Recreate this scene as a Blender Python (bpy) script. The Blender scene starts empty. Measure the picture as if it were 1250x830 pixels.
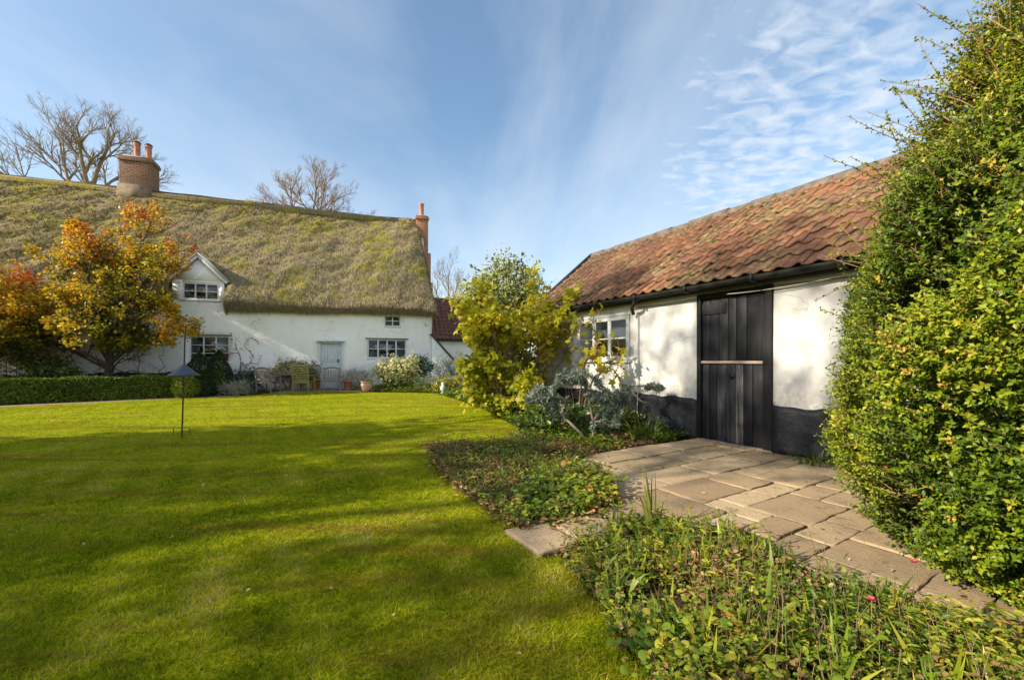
import bpy, math, random
import numpy as np
from mathutils import Vector, Matrix

R = math.radians
SC = bpy.context.scene
COL = SC.collection

# ------------------------------------------------------------------ camera
cam_data = bpy.data.cameras.new('camera')
cam = bpy.data.objects.new('camera', cam_data)
COL.objects.link(cam)
CH = 1.3
cam.location = (0, 0, CH)
cam.rotation_euler = (R(90), 0, 0)
cam_data.sensor_width = 36.0
cam_data.lens = 14.49
cam_data.shift_y = 0.02
cam_data.clip_end = 3000
cam_data.clip_start = 0.05
SC.camera = cam

# ------------------------------------------------------------------ light
SUN_EL = R(29)
SUN_AZ = R(25)            # direction the light travels, from +X towards +Y
SUN_VEC = Vector((-math.cos(SUN_AZ) * math.cos(SUN_EL), -math.sin(SUN_AZ) * math.cos(SUN_EL), math.sin(SUN_EL)))
sl = bpy.data.lights.new('sun', 'SUN')
sl.energy = 5.0
sl.angle = R(0.6)
sl.color = (1.0, 0.89, 0.71)
so = bpy.data.objects.new('sun', sl)
COL.objects.link(so)
so.rotation_euler = (-SUN_VEC).to_track_quat('-Z', 'Y').to_euler()
so.location = (-30, -20, 30)

vs = SC.view_settings
vs.view_transform = 'Standard'
vs.look = 'None'
vs.exposure = 0.95
vs.gamma = 1.0
vs.use_curve_mapping = False

world = bpy.data.worlds.new('World')
SC.world = world
world.use_nodes = True
wn = world.node_tree
wn.nodes.clear()


def WN(t, **kw):
    n = wn.nodes.new(t)
    for k, v in kw.items():
        setattr(n, k, v)
    return n


def wl(a, ao, b, bi):
    wn.links.new(a.outputs[ao], b.inputs[bi])


def wmath(op, a=None, b=None, va=0.0, vb=0.0, clamp=False):
    n = WN('ShaderNodeMath', operation=op, use_clamp=clamp)
    n.inputs[0].default_value = va
    n.inputs[1].default_value = vb
    if a is not None:
        wn.links.new(a, n.inputs[0])
    if b is not None:
        wn.links.new(b, n.inputs[1])
    return n.outputs[0]


sky = WN('ShaderNodeTexSky', sky_type='NISHITA')
sky.sun_disc = False
sky.sun_elevation = SUN_EL
sky.sun_rotation = math.atan2(SUN_VEC.x, SUN_VEC.y)
sky.altitude = 50
sky.air_density = 1.0
sky.dust_density = 0.7
sky.ozone_density = 2.0
tc = WN('ShaderNodeTexCoord')
sep = WN('ShaderNodeSeparateXYZ')
wl(tc, 'Generated', sep, 0)
zz = wmath('ADD', wmath('MAXIMUM', sep.outputs[2], None, vb=0.0), None, vb=0.10)
px_ = wmath('DIVIDE', sep.outputs[0], zz)
py_ = wmath('DIVIDE', sep.outputs[1], zz)
comb = WN('ShaderNodeCombineXYZ')
wn.links.new(px_, comb.inputs[0])
wn.links.new(py_, comb.inputs[1])
# long cirrus wisps
mp1 = WN('ShaderNodeMapping')
mp1.inputs['Rotation'].default_value = (0, 0, R(14))
mp1.inputs['Scale'].default_value = (0.9, 0.34, 1)
mp1.inputs['Location'].default_value = (1.2, 3.4, 0)
wl(comb, 0, mp1, 0)
n1 = WN('ShaderNodeTexNoise')
n1.inputs['Scale'].default_value = 1.0
n1.inputs['Detail'].default_value = 9
n1.inputs['Roughness'].default_value = 0.56
n1.inputs['Distortion'].default_value = 0.45
wl(mp1, 0, n1, 'Vector')
mr1 = WN('ShaderNodeMapRange')
mr1.inputs[1].default_value = 0.40
mr1.inputs[2].default_value = 0.76
mr1.inputs[3].default_value = 0.08
mr1.inputs[4].default_value = 0.62
wl(n1, 0, mr1, 0)
# mackerel patch high on the right
mp2 = WN('ShaderNodeMapping')
mp2.inputs['Rotation'].default_value = (0, 0, R(-25))
mp2.inputs['Scale'].default_value = (11, 17.0, 1)
wl(comb, 0, mp2, 0)
n2 = WN('ShaderNodeTexNoise')
n2.inputs['Scale'].default_value = 1.0
n2.inputs['Detail'].default_value = 4
n2.inputs['Roughness'].default_value = 0.5
n2.inputs['Distortion'].default_value = 0.5
wl(mp2, 0, n2, 'Vector')
mr2 = WN('ShaderNodeMapRange')
mr2.inputs[1].default_value = 0.34
mr2.inputs[2].default_value = 0.68
wl(n2, 0, mr2, 0)
nm = WN('ShaderNodeVectorMath', operation='DISTANCE')
dirv = Vector(((1000 - 625) / 503, 1, (440 - 175) / 503)).normalized()
wl(tc, 'Generated', nm, 0)
nm.inputs[1].default_value = dirv
n3 = WN('ShaderNodeTexNoise')
n3.inputs['Scale'].default_value = 5.0
n3.inputs['Detail'].default_value = 4
wl(tc, 'Generated', n3, 'Vector')
dist = wmath('ADD', nm.outputs['Value'], wmath('MULTIPLY', n3.outputs[0], None, vb=0.35))
mr3 = WN('ShaderNodeMapRange', interpolation_type='SMOOTHSTEP')
mr3.inputs[1].default_value = 0.56
mr3.inputs[2].default_value = 0.30
wn.links.new(dist, mr3.inputs[0])
mack = wmath('MULTIPLY', wmath('ADD', wmath('MULTIPLY', mr2.outputs[0], None, vb=0.60), None, vb=0.15), mr3.outputs[0])
mack = wmath('MULTIPLY', mack, None, vb=0.95)
# pale veil toward the horizon
hz = WN('ShaderNodeMapRange', interpolation_type='SMOOTHSTEP')
hz.inputs[1].default_value = 0.55
hz.inputs[2].default_value = 0.0
hz.inputs[3].default_value = 0.0
hz.inputs[4].default_value = 0.36
wn.links.new(sep.outputs[2], hz.inputs[0])
cl = wmath('MAXIMUM', mr1.outputs[0], mack)
cl = wmath('ADD', cl, hz.outputs[0], clamp=True)
mixc = WN('ShaderNodeMix', data_type='RGBA')
wn.links.new(cl, mixc.inputs[0])
skyadj = WN('ShaderNodeHueSaturation')
skyadj.inputs['Saturation'].default_value = 1.1
skyadj.inputs['Hue'].default_value = 0.492
skyadj.inputs['Value'].default_value = 0.97
wl(sky, 0, skyadj, 'Color')
wn.links.new(skyadj.outputs[0], mixc.inputs[6])
mixc.inputs[7].default_value = (3.9, 4.2, 4.55, 1)
# bright cloud added out of view behind the camera to lift the ambient light
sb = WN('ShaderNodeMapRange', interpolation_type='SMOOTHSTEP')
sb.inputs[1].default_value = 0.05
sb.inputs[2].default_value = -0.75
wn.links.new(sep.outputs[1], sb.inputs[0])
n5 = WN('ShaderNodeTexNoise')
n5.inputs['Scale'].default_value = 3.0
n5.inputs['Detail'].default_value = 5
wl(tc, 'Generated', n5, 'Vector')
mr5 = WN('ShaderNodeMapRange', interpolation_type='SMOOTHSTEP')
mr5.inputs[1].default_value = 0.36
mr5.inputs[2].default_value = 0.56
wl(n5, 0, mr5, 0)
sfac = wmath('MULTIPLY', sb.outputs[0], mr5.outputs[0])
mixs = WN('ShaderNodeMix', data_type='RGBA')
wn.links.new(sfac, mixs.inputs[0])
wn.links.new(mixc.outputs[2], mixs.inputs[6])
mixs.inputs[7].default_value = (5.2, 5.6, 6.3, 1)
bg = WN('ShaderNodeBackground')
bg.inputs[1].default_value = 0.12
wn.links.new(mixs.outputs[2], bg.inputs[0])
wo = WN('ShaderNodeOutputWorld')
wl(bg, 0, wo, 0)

SC.render.engine = 'CYCLES'
SC.cycles.max_bounces = 6
SC.cycles.diffuse_bounces = 3
SC.cycles.transparent_max_bounces = 12

# ================================================================== helpers
def at(px, Y, py=None):
    """photo pixel column at depth Y -> X ; with py also Z"""
    x = (px - 625) / 503 * Y
    if py is None:
        return x
    return x, CH + (440 - py) / 503 * Y


def rng_(seed):
    return np.random.default_rng(seed)


def lump(P, seed, freq, octaves=3):
    """smooth pseudo-noise in about [-1,1] from sums of sines; P (n,3)"""
    g = np.random.default_rng(seed)
    out = np.zeros(len(P))
    amp = 1.0
    tot = 0
    for o in range(octaves):
        for k in range(4):
            d = g.normal(size=3)
            d /= np.linalg.norm(d)
            out += amp * np.sin((P @ d) * freq * (0.7 + 0.6 * g.random()) * 2 * math.pi + g.random() * 6.28)
        tot += amp * 2.0
        amp *= 0.55
        freq *= 2.03
    return out / tot


def norm(a):
    return a / np.maximum(np.linalg.norm(a, axis=-1, keepdims=True), 1e-9)


class MB:
    def __init__(self):
        self.V, self.L, self.T, self.Rn, self.M = [], [], [], [], []
        self.n = 0

    def add(self, verts, faces, rnd=0.5, mat=0):
        verts = np.asarray(verts, dtype=np.float64).reshape(-1, 3)
        if isinstance(faces, np.ndarray):
            f = faces.astype(np.int64)
            self.L.append((f + self.n).ravel())
            self.T.append(np.full(len(f), f.shape[1], dtype=np.int64))
            nf = len(f)
        else:
            fl = [i + self.n for q in faces for i in q]
            self.L.append(np.array(fl, dtype=np.int64))
            self.T.append(np.array([len(q) for q in faces], dtype=np.int64))
            nf = len(faces)
        self.V.append(verts)
        if np.isscalar(rnd):
            rnd = np.full(len(verts), rnd)
        self.Rn.append(np.asarray(rnd, dtype=np.float64))
        self.M.append(np.full(nf, mat, dtype=np.int64))
        self.n += len(verts)
        return self

    def box(self, lo, hi, rnd=0.5, M=None, mat=0):
        x0, y0, z0 = lo
        x1, y1, z1 = hi
        v = np.array([(x0, y0, z0), (x1, y0, z0), (x1, y1, z0), (x0, y1, z0), (x0, y0, z1), (x1, y0, z1), (x1, y1, z1), (x0, y1, z1)], float)
        if M is not None:
            M = np.array(M)
            v = v @ M[:3, :3].T + M[:3, 3]
        f = np.array([(0, 3, 2, 1), (4, 5, 6, 7), (0, 1, 5, 4), (1, 2, 6, 5), (2, 3, 7, 6), (3, 0, 4, 7)])
        return self.add(v, f, rnd, mat)

    def bar(self, a, b, w, d, rnd=0.5, up=(0, 0, 1)):
        """a rectangular bar from a to b, w across, d deep"""
        a, b = Vector(a), Vector(b)
        t = (b - a)
        L = t.length
        t.normalize()
        u = Vector(up)
        if abs(t.dot(u)) > 0.95:
            u = Vector((0, 1, 0))
        s = t.cross(u).normalized()
        u = s.cross(t).normalized()
        M = Matrix(((t.x, s.x, u.x, a.x), (t.y, s.y, u.y, a.y), (t.z, s.z, u.z, a.z), (0, 0, 0, 1)))
        return self.box((0, -w / 2, -d / 2), (L, w / 2, d / 2), rnd, M)

    def tube(self, pts, rad, sides=6, rnd=0.5, cap=True):
        pts = np.asarray(pts, float)
        n = len(pts)
        rad = np.full(n, rad) if np.isscalar(rad) else np.asarray(rad, float)
        t = np.gradient(pts, axis=0)
        t = norm(t)
        ref = np.array([0.0, 0.0, 1.0]) if abs(t[:, 2]).mean() < 0.8 else np.array([0.83, 0.55, 0.0])
        a = norm(np.cross(t, ref))
        b = np.cross(t, a)
        ang = np.arange(sides) * 2 * math.pi / sides
        v = pts[:, None, :] + rad[:, None, None] * (np.cos(ang)[None, :, None] * a[:, None, :] + np.sin(ang)[None, :, None] * b[:, None, :])
        v = v.reshape(-1, 3)
        i = np.arange(n - 1)[:, None] * sides
        j = np.arange(sides)[None, :]
        j2 = (j + 1) % sides
        f = np.stack([i + j, i + j2, i + sides + j2, i + sides + j], axis=-1).reshape(-1, 4)
        self.add(v, f, rnd)
        if cap:
            self.add(v[:sides], [tuple(range(sides))[::-1]], rnd)
            self.add(v[-sides:], [tuple(range(sides))], rnd)
        return self

    def lathe(self, prof, c=(0, 0, 0), sides=20, rnd=0.5):
        prof = np.asarray(prof, float)
        n = len(prof)
        ang = np.arange(sides) * 2 * math.pi / sides
        v = np.stack([prof[:, 0][:, None] * np.cos(ang) + c[0], prof[:, 0][:, None] * np.sin(ang) + c[1],
                      np.repeat(prof[:, 1][:, None], sides, 1) + c[2]], axis=-1).reshape(-1, 3)
        i = np.arange(n - 1)[:, None] * sides
        j = np.arange(sides)[None, :]
        j2 = (j + 1) % sides
        f = np.stack([i + j, i + j2, i + sides + j2, i + sides + j], axis=-1).reshape(-1, 4)
        return self.add(v, f, rnd)

    def prism(self, poly, y0, y1, rnd=0.5):
        """poly of (x,z) extruded along y"""
        n = len(poly)
        v = [(x, y0, z) for x, z in poly] + [(x, y1, z) for x, z in poly]
        f = [tuple(range(n)), tuple(range(2 * n - 1, n - 1, -1))]
        for i in range(n):
            j = (i + 1) % n
            f.append((i, i + n, j + n, j))
        return self.add(v, f, rnd)

    def inst(self, tmpl, P, X, Z, scale, rnd):
        tv, tf = tmpl
        P = np.asarray(P, float)
        X = norm(np.asarray(X, float))
        Z = np.asarray(Z, float)
        Z = norm(Z - (Z * X).sum(-1, keepdims=True) * X)
        Y = np.cross(Z, X)
        n = len(P)
        scale = np.full(n, scale) if np.isscalar(scale) else np.asarray(scale, float)
        v = tv[None, :, :] * scale[:, None, None]
        w = P[:, None, :] + v[..., 0:1] * X[:, None, :] + v[..., 1:2] * Y[:, None, :] + v[..., 2:3] * Z[:, None, :]
        k = len(tv)
        f = (tf[None, :, :] + (np.arange(n) * k)[:, None, None]).reshape(-1, tf.shape[1])
        rnd = np.full(n, rnd) if np.isscalar(rnd) else np.asarray(rnd)
        return self.add(w.reshape(-1, 3), f, np.repeat(rnd, k))

    def slab(self, outer, inner, mask, rnd=None):
        """two layers of a grid closed along the border of the mask"""
        nx, ny = mask.shape
        idx = lambda i, j: i * (ny + 1) + j
        N = (nx + 1) * (ny + 1)
        F = []
        for i in range(nx):
            for j in range(ny):
                if not mask[i, j]:
                    continue
                q = (idx(i, j), idx(i + 1, j), idx(i + 1, j + 1), idx(i, j + 1))
                F.append(q)
                F.append(tuple(N + k for k in q[::-1]))
                for (di, dj, a, b) in ((-1, 0, idx(i, j + 1), idx(i, j)), (1, 0, idx(i + 1, j), idx(i + 1, j + 1)),
                                       (0, -1, idx(i, j), idx(i + 1, j)), (0, 1, idx(i + 1, j + 1), idx(i, j + 1))):
                    ii, jj = i + di, j + dj
                    if ii < 0 or jj < 0 or ii >= nx or jj >= ny or not mask[ii, jj]:
                        F.append((b, a, N + a, N + b))
        V = np.concatenate([outer.reshape(-1, 3), inner.reshape(-1, 3)])
        r = 0.5 if rnd is None else np.concatenate([rnd.ravel(), rnd.ravel()])
        return self.add(V, np.array(F), r)

    def build(self, name, mat, parent=None, smooth=False, loc=None, bevel=0, drop=True):
        me = bpy.data.meshes.new(name)
        V = np.concatenate(self.V)
        Lp = np.concatenate(self.L)
        T = np.concatenate(self.T)
        Rn = np.concatenate(self.Rn)
        if drop:
            used = np.zeros(len(V), bool)
            used[Lp] = True
            if not used.all():
                remap = np.cumsum(used) - 1
                V = V[used]
                Rn = Rn[used]
                Lp = remap[Lp]
        me.vertices.add(len(V))
        me.vertices.foreach_set('co', V.astype(np.float32).ravel())
        me.loops.add(len(Lp))
        me.loops.foreach_set('vertex_index', Lp.astype(np.int32))
        me.polygons.add(len(T))
        st = np.concatenate([[0], np.cumsum(T)[:-1]])
        me.polygons.foreach_set('loop_start', st.astype(np.int32))
        me.polygons.foreach_set('loop_total', T.astype(np.int32))
        me.polygons.foreach_set('material_index', np.concatenate(self.M).astype(np.int32))
        if smooth:
            me.polygons.foreach_set('use_smooth', np.ones(len(T), dtype=bool))
        at_ = me.attributes.new('rnd', 'FLOAT', 'POINT')
        at_.data.foreach_set('value', Rn.astype(np.float32))
        me.update(calc_edges=True)
        for m in (mat if isinstance(mat, (list, tuple)) else [mat]):
            me.materials.append(m)
        o = bpy.data.objects.new(name, me)
        COL.objects.link(o)
        if parent is not None:
            o.parent = parent
        if loc is not None:
            o.location = loc
        if bevel:
            b = o.modifiers.new('bevel', 'BEVEL')
            b.width = bevel
            b.segments = 2
            b.limit_method = 'ANGLE'
        return o


def tag(o, label=None, cat=None, group=None, kind=None):
    if label:
        o['label'] = label
    if cat:
        o['category'] = cat
    if group:
        o['group'] = group
    if kind:
        o['kind'] = kind
    return o


def empty(name, loc, rz, label, cat, group=None):
    o = bpy.data.objects.new(name, None)
    COL.objects.link(o)
    o.location = loc
    o.rotation_euler = (0, 0, rz)
    o.empty_display_size = 0.3
    return tag(o, label, cat, group)


# ------------------------------------------------------------------ leaf templates
def tri(fs):
    return np.array([(f[0], f[i], f[i + 1]) for f in fs for i in range(1, len(f) - 1)])


LANCE = (np.array([(0, 0, 0), (.3, .12, .05), (.7, .10, .04), (1, 0, -.16), (.7, -.10, .04), (.3, -.12, .05), (.5, 0, -.01)], float),
         np.array([(0, 6, 1), (6, 2, 1), (6, 3, 2), (0, 5, 6), (6, 5, 4), (6, 4, 3)]))
DIAMOND = (np.array([(0, 0, 0), (.5, .30, .07), (1, 0, -.06), (.5, -.30, .07)], float), np.array([(0, 2, 1), (0, 3, 2)]))
OVAL = (np.array([(0, 0, 0), (.3, .27, .06), (.75, .24, .03), (1, 0, -.12), (.75, -.24, .03), (.3, -.27, .06), (.45, 0, -.02)], float),
        np.array([(0, 6, 1), (6, 2, 1), (6, 3, 2), (0, 5, 6), (6, 5, 4), (6, 4, 3)]))


def lobed(n=5, depth=.5):
    v = [(0, 0, 0), (.42, 0, .05)]
    a0 = R(150)
    pts = []
    m = 2 * n - 1
    for i in range(m):
        a = -a0 + 2 * a0 * i / (m - 1)
        r = (0.58 if i % 2 == 0 else 0.58 * (1 - depth))
        pts.append((.42 + r * math.cos(a), r * math.sin(a), -.10 * (r / .58) ** 2 + .03 * (i % 2)))
    v += pts
    f = [(1, 2 + i, 3 + i) for i in range(m - 1)] + [(0, 1, 2 + m - 1), (0, 2, 1)]
    return (np.array(v, float), np.array(f)[:, ::-1].copy())


LOBED = lobed(5, .45)
ROUND = lobed(9, .05)
BLADE = (np.array([(0, -.045, 0), (0, .045, 0), (.5, -.04, .05), (.5, .04, .05), (1, 0, .22)], float),
         np.array([(0, 2, 1), (1, 2, 3), (2, 4, 3)]))
NEEDLE = (np.array([(0, -.06, 0), (0, .06, 0), (1, 0, .0)], float), np.array([(0, 2, 1)]))
STRAW = (np.array([(0, -.035, 0), (0, .035, 0), (1, .02, .0), (1, -.02, 0)], float), np.array([(0, 3, 2), (0, 2, 1)]))


def rand_dirs(g, n):
    return norm(g.normal(size=(n, 3)))


# ================================================================== materials
def mat_new(name):
    m = bpy.data.materials.new(name)
    m.use_nodes = True
    nt = m.node_tree
    nt.nodes.clear()
    out = nt.nodes.new('ShaderNodeOutputMaterial')
    return m, nt, out


def nn(nt, t, **kw):
    n = nt.nodes.new(t)
    for k, v in kw.items():
        setattr(n, k, v)
    return n


def ramp(nt, fac, stops):
    r = nn(nt, 'ShaderNodeValToRGB')
    e = r.color_ramp.elements
    while len(e) < len(stops):
        e.new(0.5)
    for el, (p, c) in zip(e, stops):
        el.position = p
        el.color = (*c, 1)
    nt.links.new(fac, r.inputs[0])
    return r.outputs[0]


def noise(nt, scale, detail=5, rough=.55, vec=None, dist=0.0):
    n = nn(nt, 'ShaderNodeTexNoise')
    n.inputs['Scale'].default_value = scale
    n.inputs['Detail'].default_value = detail
    n.inputs['Roughness'].default_value = rough
    n.inputs['Distortion'].default_value = dist
    if vec is None:
        t = nn(nt, 'ShaderNodeTexCoord')
        vec = t.outputs['Object']
    nt.links.new(vec, n.inputs['Vector'])
    return n.outputs[0]


def mapping(nt, scale=(1, 1, 1), rot=(0, 0, 0), loc=(0, 0, 0)):
    t = nn(nt, 'ShaderNodeTexCoord')
    m = nn(nt, 'ShaderNodeMapping')
    m.inputs['Scale'].default_value = scale
    m.inputs['Rotation'].default_value = rot
    m.inputs['Location'].default_value = loc
    nt.links.new(t.outputs['Object'], m.inputs[0])
    return m.outputs[0]


def mixc_(nt, fac, a, b, blend='MIX'):
    m = nn(nt, 'ShaderNodeMix', data_type='RGBA', blend_type=blend)
    for inp, v in ((m.inputs[0], fac), (m.inputs[6], a), (m.inputs[7], b)):
        if isinstance(v, (int, float)):
            inp.default_value = v
        elif isinstance(v, tuple):
            inp.default_value = (*v, 1) if len(v) == 3 else v
        else:
            nt.links.new(v, inp)
    return m.outputs[2]


def rangen(nt, v, a, b, c=0.0, d=1.0, smooth=True):
    m = nn(nt, 'ShaderNodeMapRange', interpolation_type='SMOOTHSTEP' if smooth else 'LINEAR')
    m.inputs[1].default_value, m.inputs[2].default_value = a, b
    m.inputs[3].default_value, m.inputs[4].default_value = c, d
    nt.links.new(v, m.inputs[0])
    return m.outputs[0]


def mth(nt, op, a, b):
    m = nn(nt, 'ShaderNodeMath', operation=op)
    for inp, v in ((m.inputs[0], a), (m.inputs[1], b)):
        if isinstance(v, (int, float)):
            inp.default_value = v
        else:
            nt.links.new(v, inp)
    return m.outputs[0]


def bump(nt, h, strength=.5, dist=.02, prev=None):
    b = nn(nt, 'ShaderNodeBump')
    b.inputs['Strength'].default_value = strength
    b.inputs['Distance'].default_value = dist
    nt.links.new(h, b.inputs['Height'])
    if prev is not None:
        nt.links.new(prev, b.inputs['Normal'])
    return b.outputs[0]


def princ(nt, out, col, rough=.7, normal=None, spec=.5, metal=0.0):
    p = nn(nt, 'ShaderNodeBsdfPrincipled')
    if isinstance(col, tuple):
        p.inputs['Base Color'].default_value = (*col, 1)
    else:
        nt.links.new(col, p.inputs['Base Color'])
    if isinstance(rough, (int, float)):
        p.inputs['Roughness'].default_value = rough
    else:
        nt.links.new(rough, p.inputs['Roughness'])
    p.inputs['Specular IOR Level'].default_value = spec
    p.inputs['Metallic'].default_value = metal
    if normal is not None:
        nt.links.new(normal, p.inputs['Normal'])
    if out is not None:
        nt.links.new(p.outputs[0], out.inputs[0])
    return p


def attr(nt, name='rnd'):
    a = nn(nt, 'ShaderNodeAttribute')
    a.attribute_name = name
    return a.outputs['Fac']


def leaf_mat(name, stops, trans=.35, rough=.45, spec=.4):
    m, nt, out = mat_new(name)
    c = ramp(nt, attr(nt), stops)
    p = princ(nt, None, c, rough, None, spec)
    t = nn(nt, 'ShaderNodeBsdfTranslucent')
    tcol = mixc_(nt, 1.0, c, (1.0, 1.0, .55), 'MULTIPLY')
    nt.links.new(tcol, t.inputs[0])
    mx = nn(nt, 'ShaderNodeMixShader')
    mx.inputs[0].default_value = trans
    nt.links.new(p.outputs[0], mx.inputs[1])
    nt.links.new(t.outputs[0], mx.inputs[2])
    nt.links.new(mx.outputs[0], out.inputs[0])
    return m


def simple(name, col, rough=.6, nscale=8, var=.25, bumpd=.004, spec=.4, metal=0, bscale=None):
    m, nt, out = mat_new(name)
    f = noise(nt, nscale, 6)
    lo = tuple(c * (1 - var) for c in col)
    hi = tuple(min(1, c * (1 + var)) for c in col)
    c = ramp(nt, f, [(.3, lo), (.7, hi)])
    b = bump(nt, noise(nt, bscale or nscale * 4, 5), .6, bumpd) if bumpd else None
    princ(nt, out, c, rough, b, spec, metal)
    return m


def wood(name, stops, rough=.6, axis=2, spec=.3, gscale=30):
    m, nt, out = mat_new(name)
    sc = [gscale, gscale, gscale]
    sc[axis] = gscale * .06
    v = mapping(nt, tuple(sc))
    f = noise(nt, 1.0, 6, .6, v, .3)
    f2 = noise(nt, 1.6, 4)
    f3 = mth(nt, 'ADD', mth(nt, 'MULTIPLY', f, .6), mth(nt, 'MULTIPLY', f2, .25))
    f3 = mth(nt, 'ADD', f3, mth(nt, 'MULTIPLY', mth(nt, 'SUBTRACT', attr(nt), .5), .45))
    f3 = mth(nt, 'ADD', f3, .075)
    c = ramp(nt, f3, stops)
    princ(nt, out, c, rough, bump(nt, f, .5, .006), spec)
    return m


MT = {}


def build_mats():
    # --- lime-washed walls
    def limewash(name, white, stain, stain2, seed):
        m, nt, out = mat_new(name)
        big = noise(nt, .55, 5, .6, mapping(nt, (1, 1, 1), loc=(seed, seed * 2, 0)))
        mid = noise(nt, 3.2, 6, .6)
        fine = noise(nt, 38, 4, .6)
        strk = noise(nt, 1.0, 5, .6, mapping(nt, (7, 7, .6), loc=(seed, 3, 0)))
        c = mixc_(nt, rangen(nt, big, .42, .75, 0, .75), white, stain)
        c = mixc_(nt, rangen(nt, mid, .52, .78, 0, .45), c, stain2)
        c = mixc_(nt, rangen(nt, strk, .55, .8, 0, .35), c, stain2)
        t = nn(nt, 'ShaderNodeTexCoord')
        sz = nn(nt, 'ShaderNodeSeparateXYZ')
        nt.links.new(t.outputs['Object'], sz.inputs[0])
        spl = mth(nt, 'MULTIPLY', rangen(nt, sz.outputs[2], 1.25, .62, 0, 1), rangen(nt, noise(nt, 5, 7, .7), .40, .62, 0, .8))
        c = mixc_(nt, spl, c, (.36, .32, .25))
        vo = nn(nt, 'ShaderNodeTexVoronoi', feature='DISTANCE_TO_EDGE')
        vo.inputs['Scale'].default_value = .8
        wv = nn(nt, 'ShaderNodeVectorMath', operation='ADD')
        nz = nn(nt, 'ShaderNodeTexNoise')
        nz.inputs['Scale'].default_value = 2.2
        nz.inputs['Detail'].default_value = 8
        nt.links.new(t.outputs['Object'], nz.inputs['Vector'])
        nt.links.new(t.outputs['Object'], wv.inputs[0])
        nt.links.new(nz.outputs['Color'], wv.inputs[1])
        nt.links.new(wv.outputs[0], vo.inputs['Vector'])
        crk = mth(nt, 'MULTIPLY', rangen(nt, vo.outputs['Distance'], .010, .002, 0, .55), rangen(nt, big, .46, .58, 0, 1))
        c = mixc_(nt, crk, c, (.22, .20, .17))
        h = mth(nt, 'ADD', mth(nt, 'MULTIPLY', mid, 1.0), mth(nt, 'MULTIPLY', fine, .12))
        b = bump(nt, h, .55, .035)
        princ(nt, out, c, .85, b, .2)
        return m
    MT['wall'] = limewash('limewash_cottage', (.80, .81, .80), (.73, .72, .67), (.62, .61, .56), 3.0)
    MT['barnwall'] = limewash('limewash_barn', (.66, .65, .62), (.56, .545, .51), (.45, .43, .395), 9.0)
    m, nt, out = mat_new('black_plinth_paint')
    f = noise(nt, 2.5, 6)
    ch = noise(nt, 16, 6, .7)
    c = ramp(nt, f, [(.3, (.007, .008, .011)), (.7, (.020, .021, .027))])
    c = mixc_(nt, rangen(nt, ch, .66, .74, 0, .5), c, (.22, .21, .19))
    princ(nt, out, c, .55, bump(nt, mth(nt, 'ADD', noise(nt, 5, 6), mth(nt, 'MULTIPLY', ch, .2)), .7, .04), .4)
    MT['plinth'] = m

    # --- thatch
    m, nt, out = mat_new('old_thatch')
    v = mapping(nt, (22, 3, 3))
    st = noise(nt, 1.0, 6, .7, v, .4)
    big = noise(nt, .42, 5, .6)
    mid = noise(nt, 2.1, 6, .65)
    c = ramp(nt, st, [(.25, (.09, .07, .04)), (.5, (.23, .18, .10)), (.75, (.38, .305, .175))])
    moss = mth(nt, 'ADD', mth(nt, 'MULTIPLY', big, .55), mth(nt, 'MULTIPLY', mid, .5))
    mossc = ramp(nt, mid, [(.35, (.09, .09, .016)), (.6, (.26, .22, .035)), (.8, (.36, .27, .05))])
    c = mixc_(nt, rangen(nt, moss, .46, .66, 0, .8), c, mossc)
    h = mth(nt, 'ADD', mth(nt, 'MULTIPLY', st, .5), mid)
    princ(nt, out, c, .95, bump(nt, h, 1.0, .09), .05)
    MT['thatch'] = m
    # strands: straw with moss by place
    m, nt, out = mat_new('thatch_strands')
    big = noise(nt, .42, 5, .6)
    mid = noise(nt, 2.1, 6, .65)
    a = attr(nt)
    c = ramp(nt, a, [(0, (.06, .050, .034)), (.45, (.195, .160, .10)), (.8, (.36, .31, .20)), (1, (.48, .42, .29))])
    mossc = ramp(nt, a, [(0, (.06, .065, .012)), (.5, (.22, .205, .03)), (1, (.44, .38, .075))])
    moss = mth(nt, 'ADD', mth(nt, 'MULTIPLY', big, .55), mth(nt, 'MULTIPLY', mid, .5))
    c = mixc_(nt, rangen(nt, moss, .485, .62, 0, .85), c, mossc)
    dk = noise(nt, .8, 5, .6, mapping(nt, (1.6, .5, .5), loc=(4, 2, 1)))
    c = mixc_(nt, rangen(nt, dk, .52, .68, 0, .6), c, (.075, .062, .03))
    t = nn(nt, 'ShaderNodeTexCoord')
    sx = nn(nt, 'ShaderNodeSeparateXYZ')
    nt.links.new(t.outputs['Object'], sx.inputs[0])
    wx = rangen(nt, sx.outputs[0], -3.0, -9.0, 0, .75)
    wz = rangen(nt, sx.outputs[2], 7.0, 8.8, 0, .75)
    wn_ = noise(nt, 1.1, 6, .65)
    wf = mth(nt, 'MULTIPLY', mth(nt, 'ADD', wx, wz), rangen(nt, wn_, .36, .56, .25, 1.3))
    dkm = ramp(nt, mid, [(.4, (.095, .068, .03)), (.6, (.12, .11, .02)), (.75, (.20, .15, .03))])
    c = mixc_(nt, wf, c, dkm)
    princ(nt, out, c, .9, None, .1)
    MT['strands'] = m
    m, nt, out = mat_new('cut_straw')
    princ(nt, out, ramp(nt, attr(nt), [(0, (.09, .07, .045)), (.5, (.24, .19, .12)), (1, (.48, .40, .27))]), .9, None, .1)
    MT['fringe'] = m
    MT['ridge'] = simple('thatch_ridge', (.07, .06, .048), .95, 3, .6, .06, .05)

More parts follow.
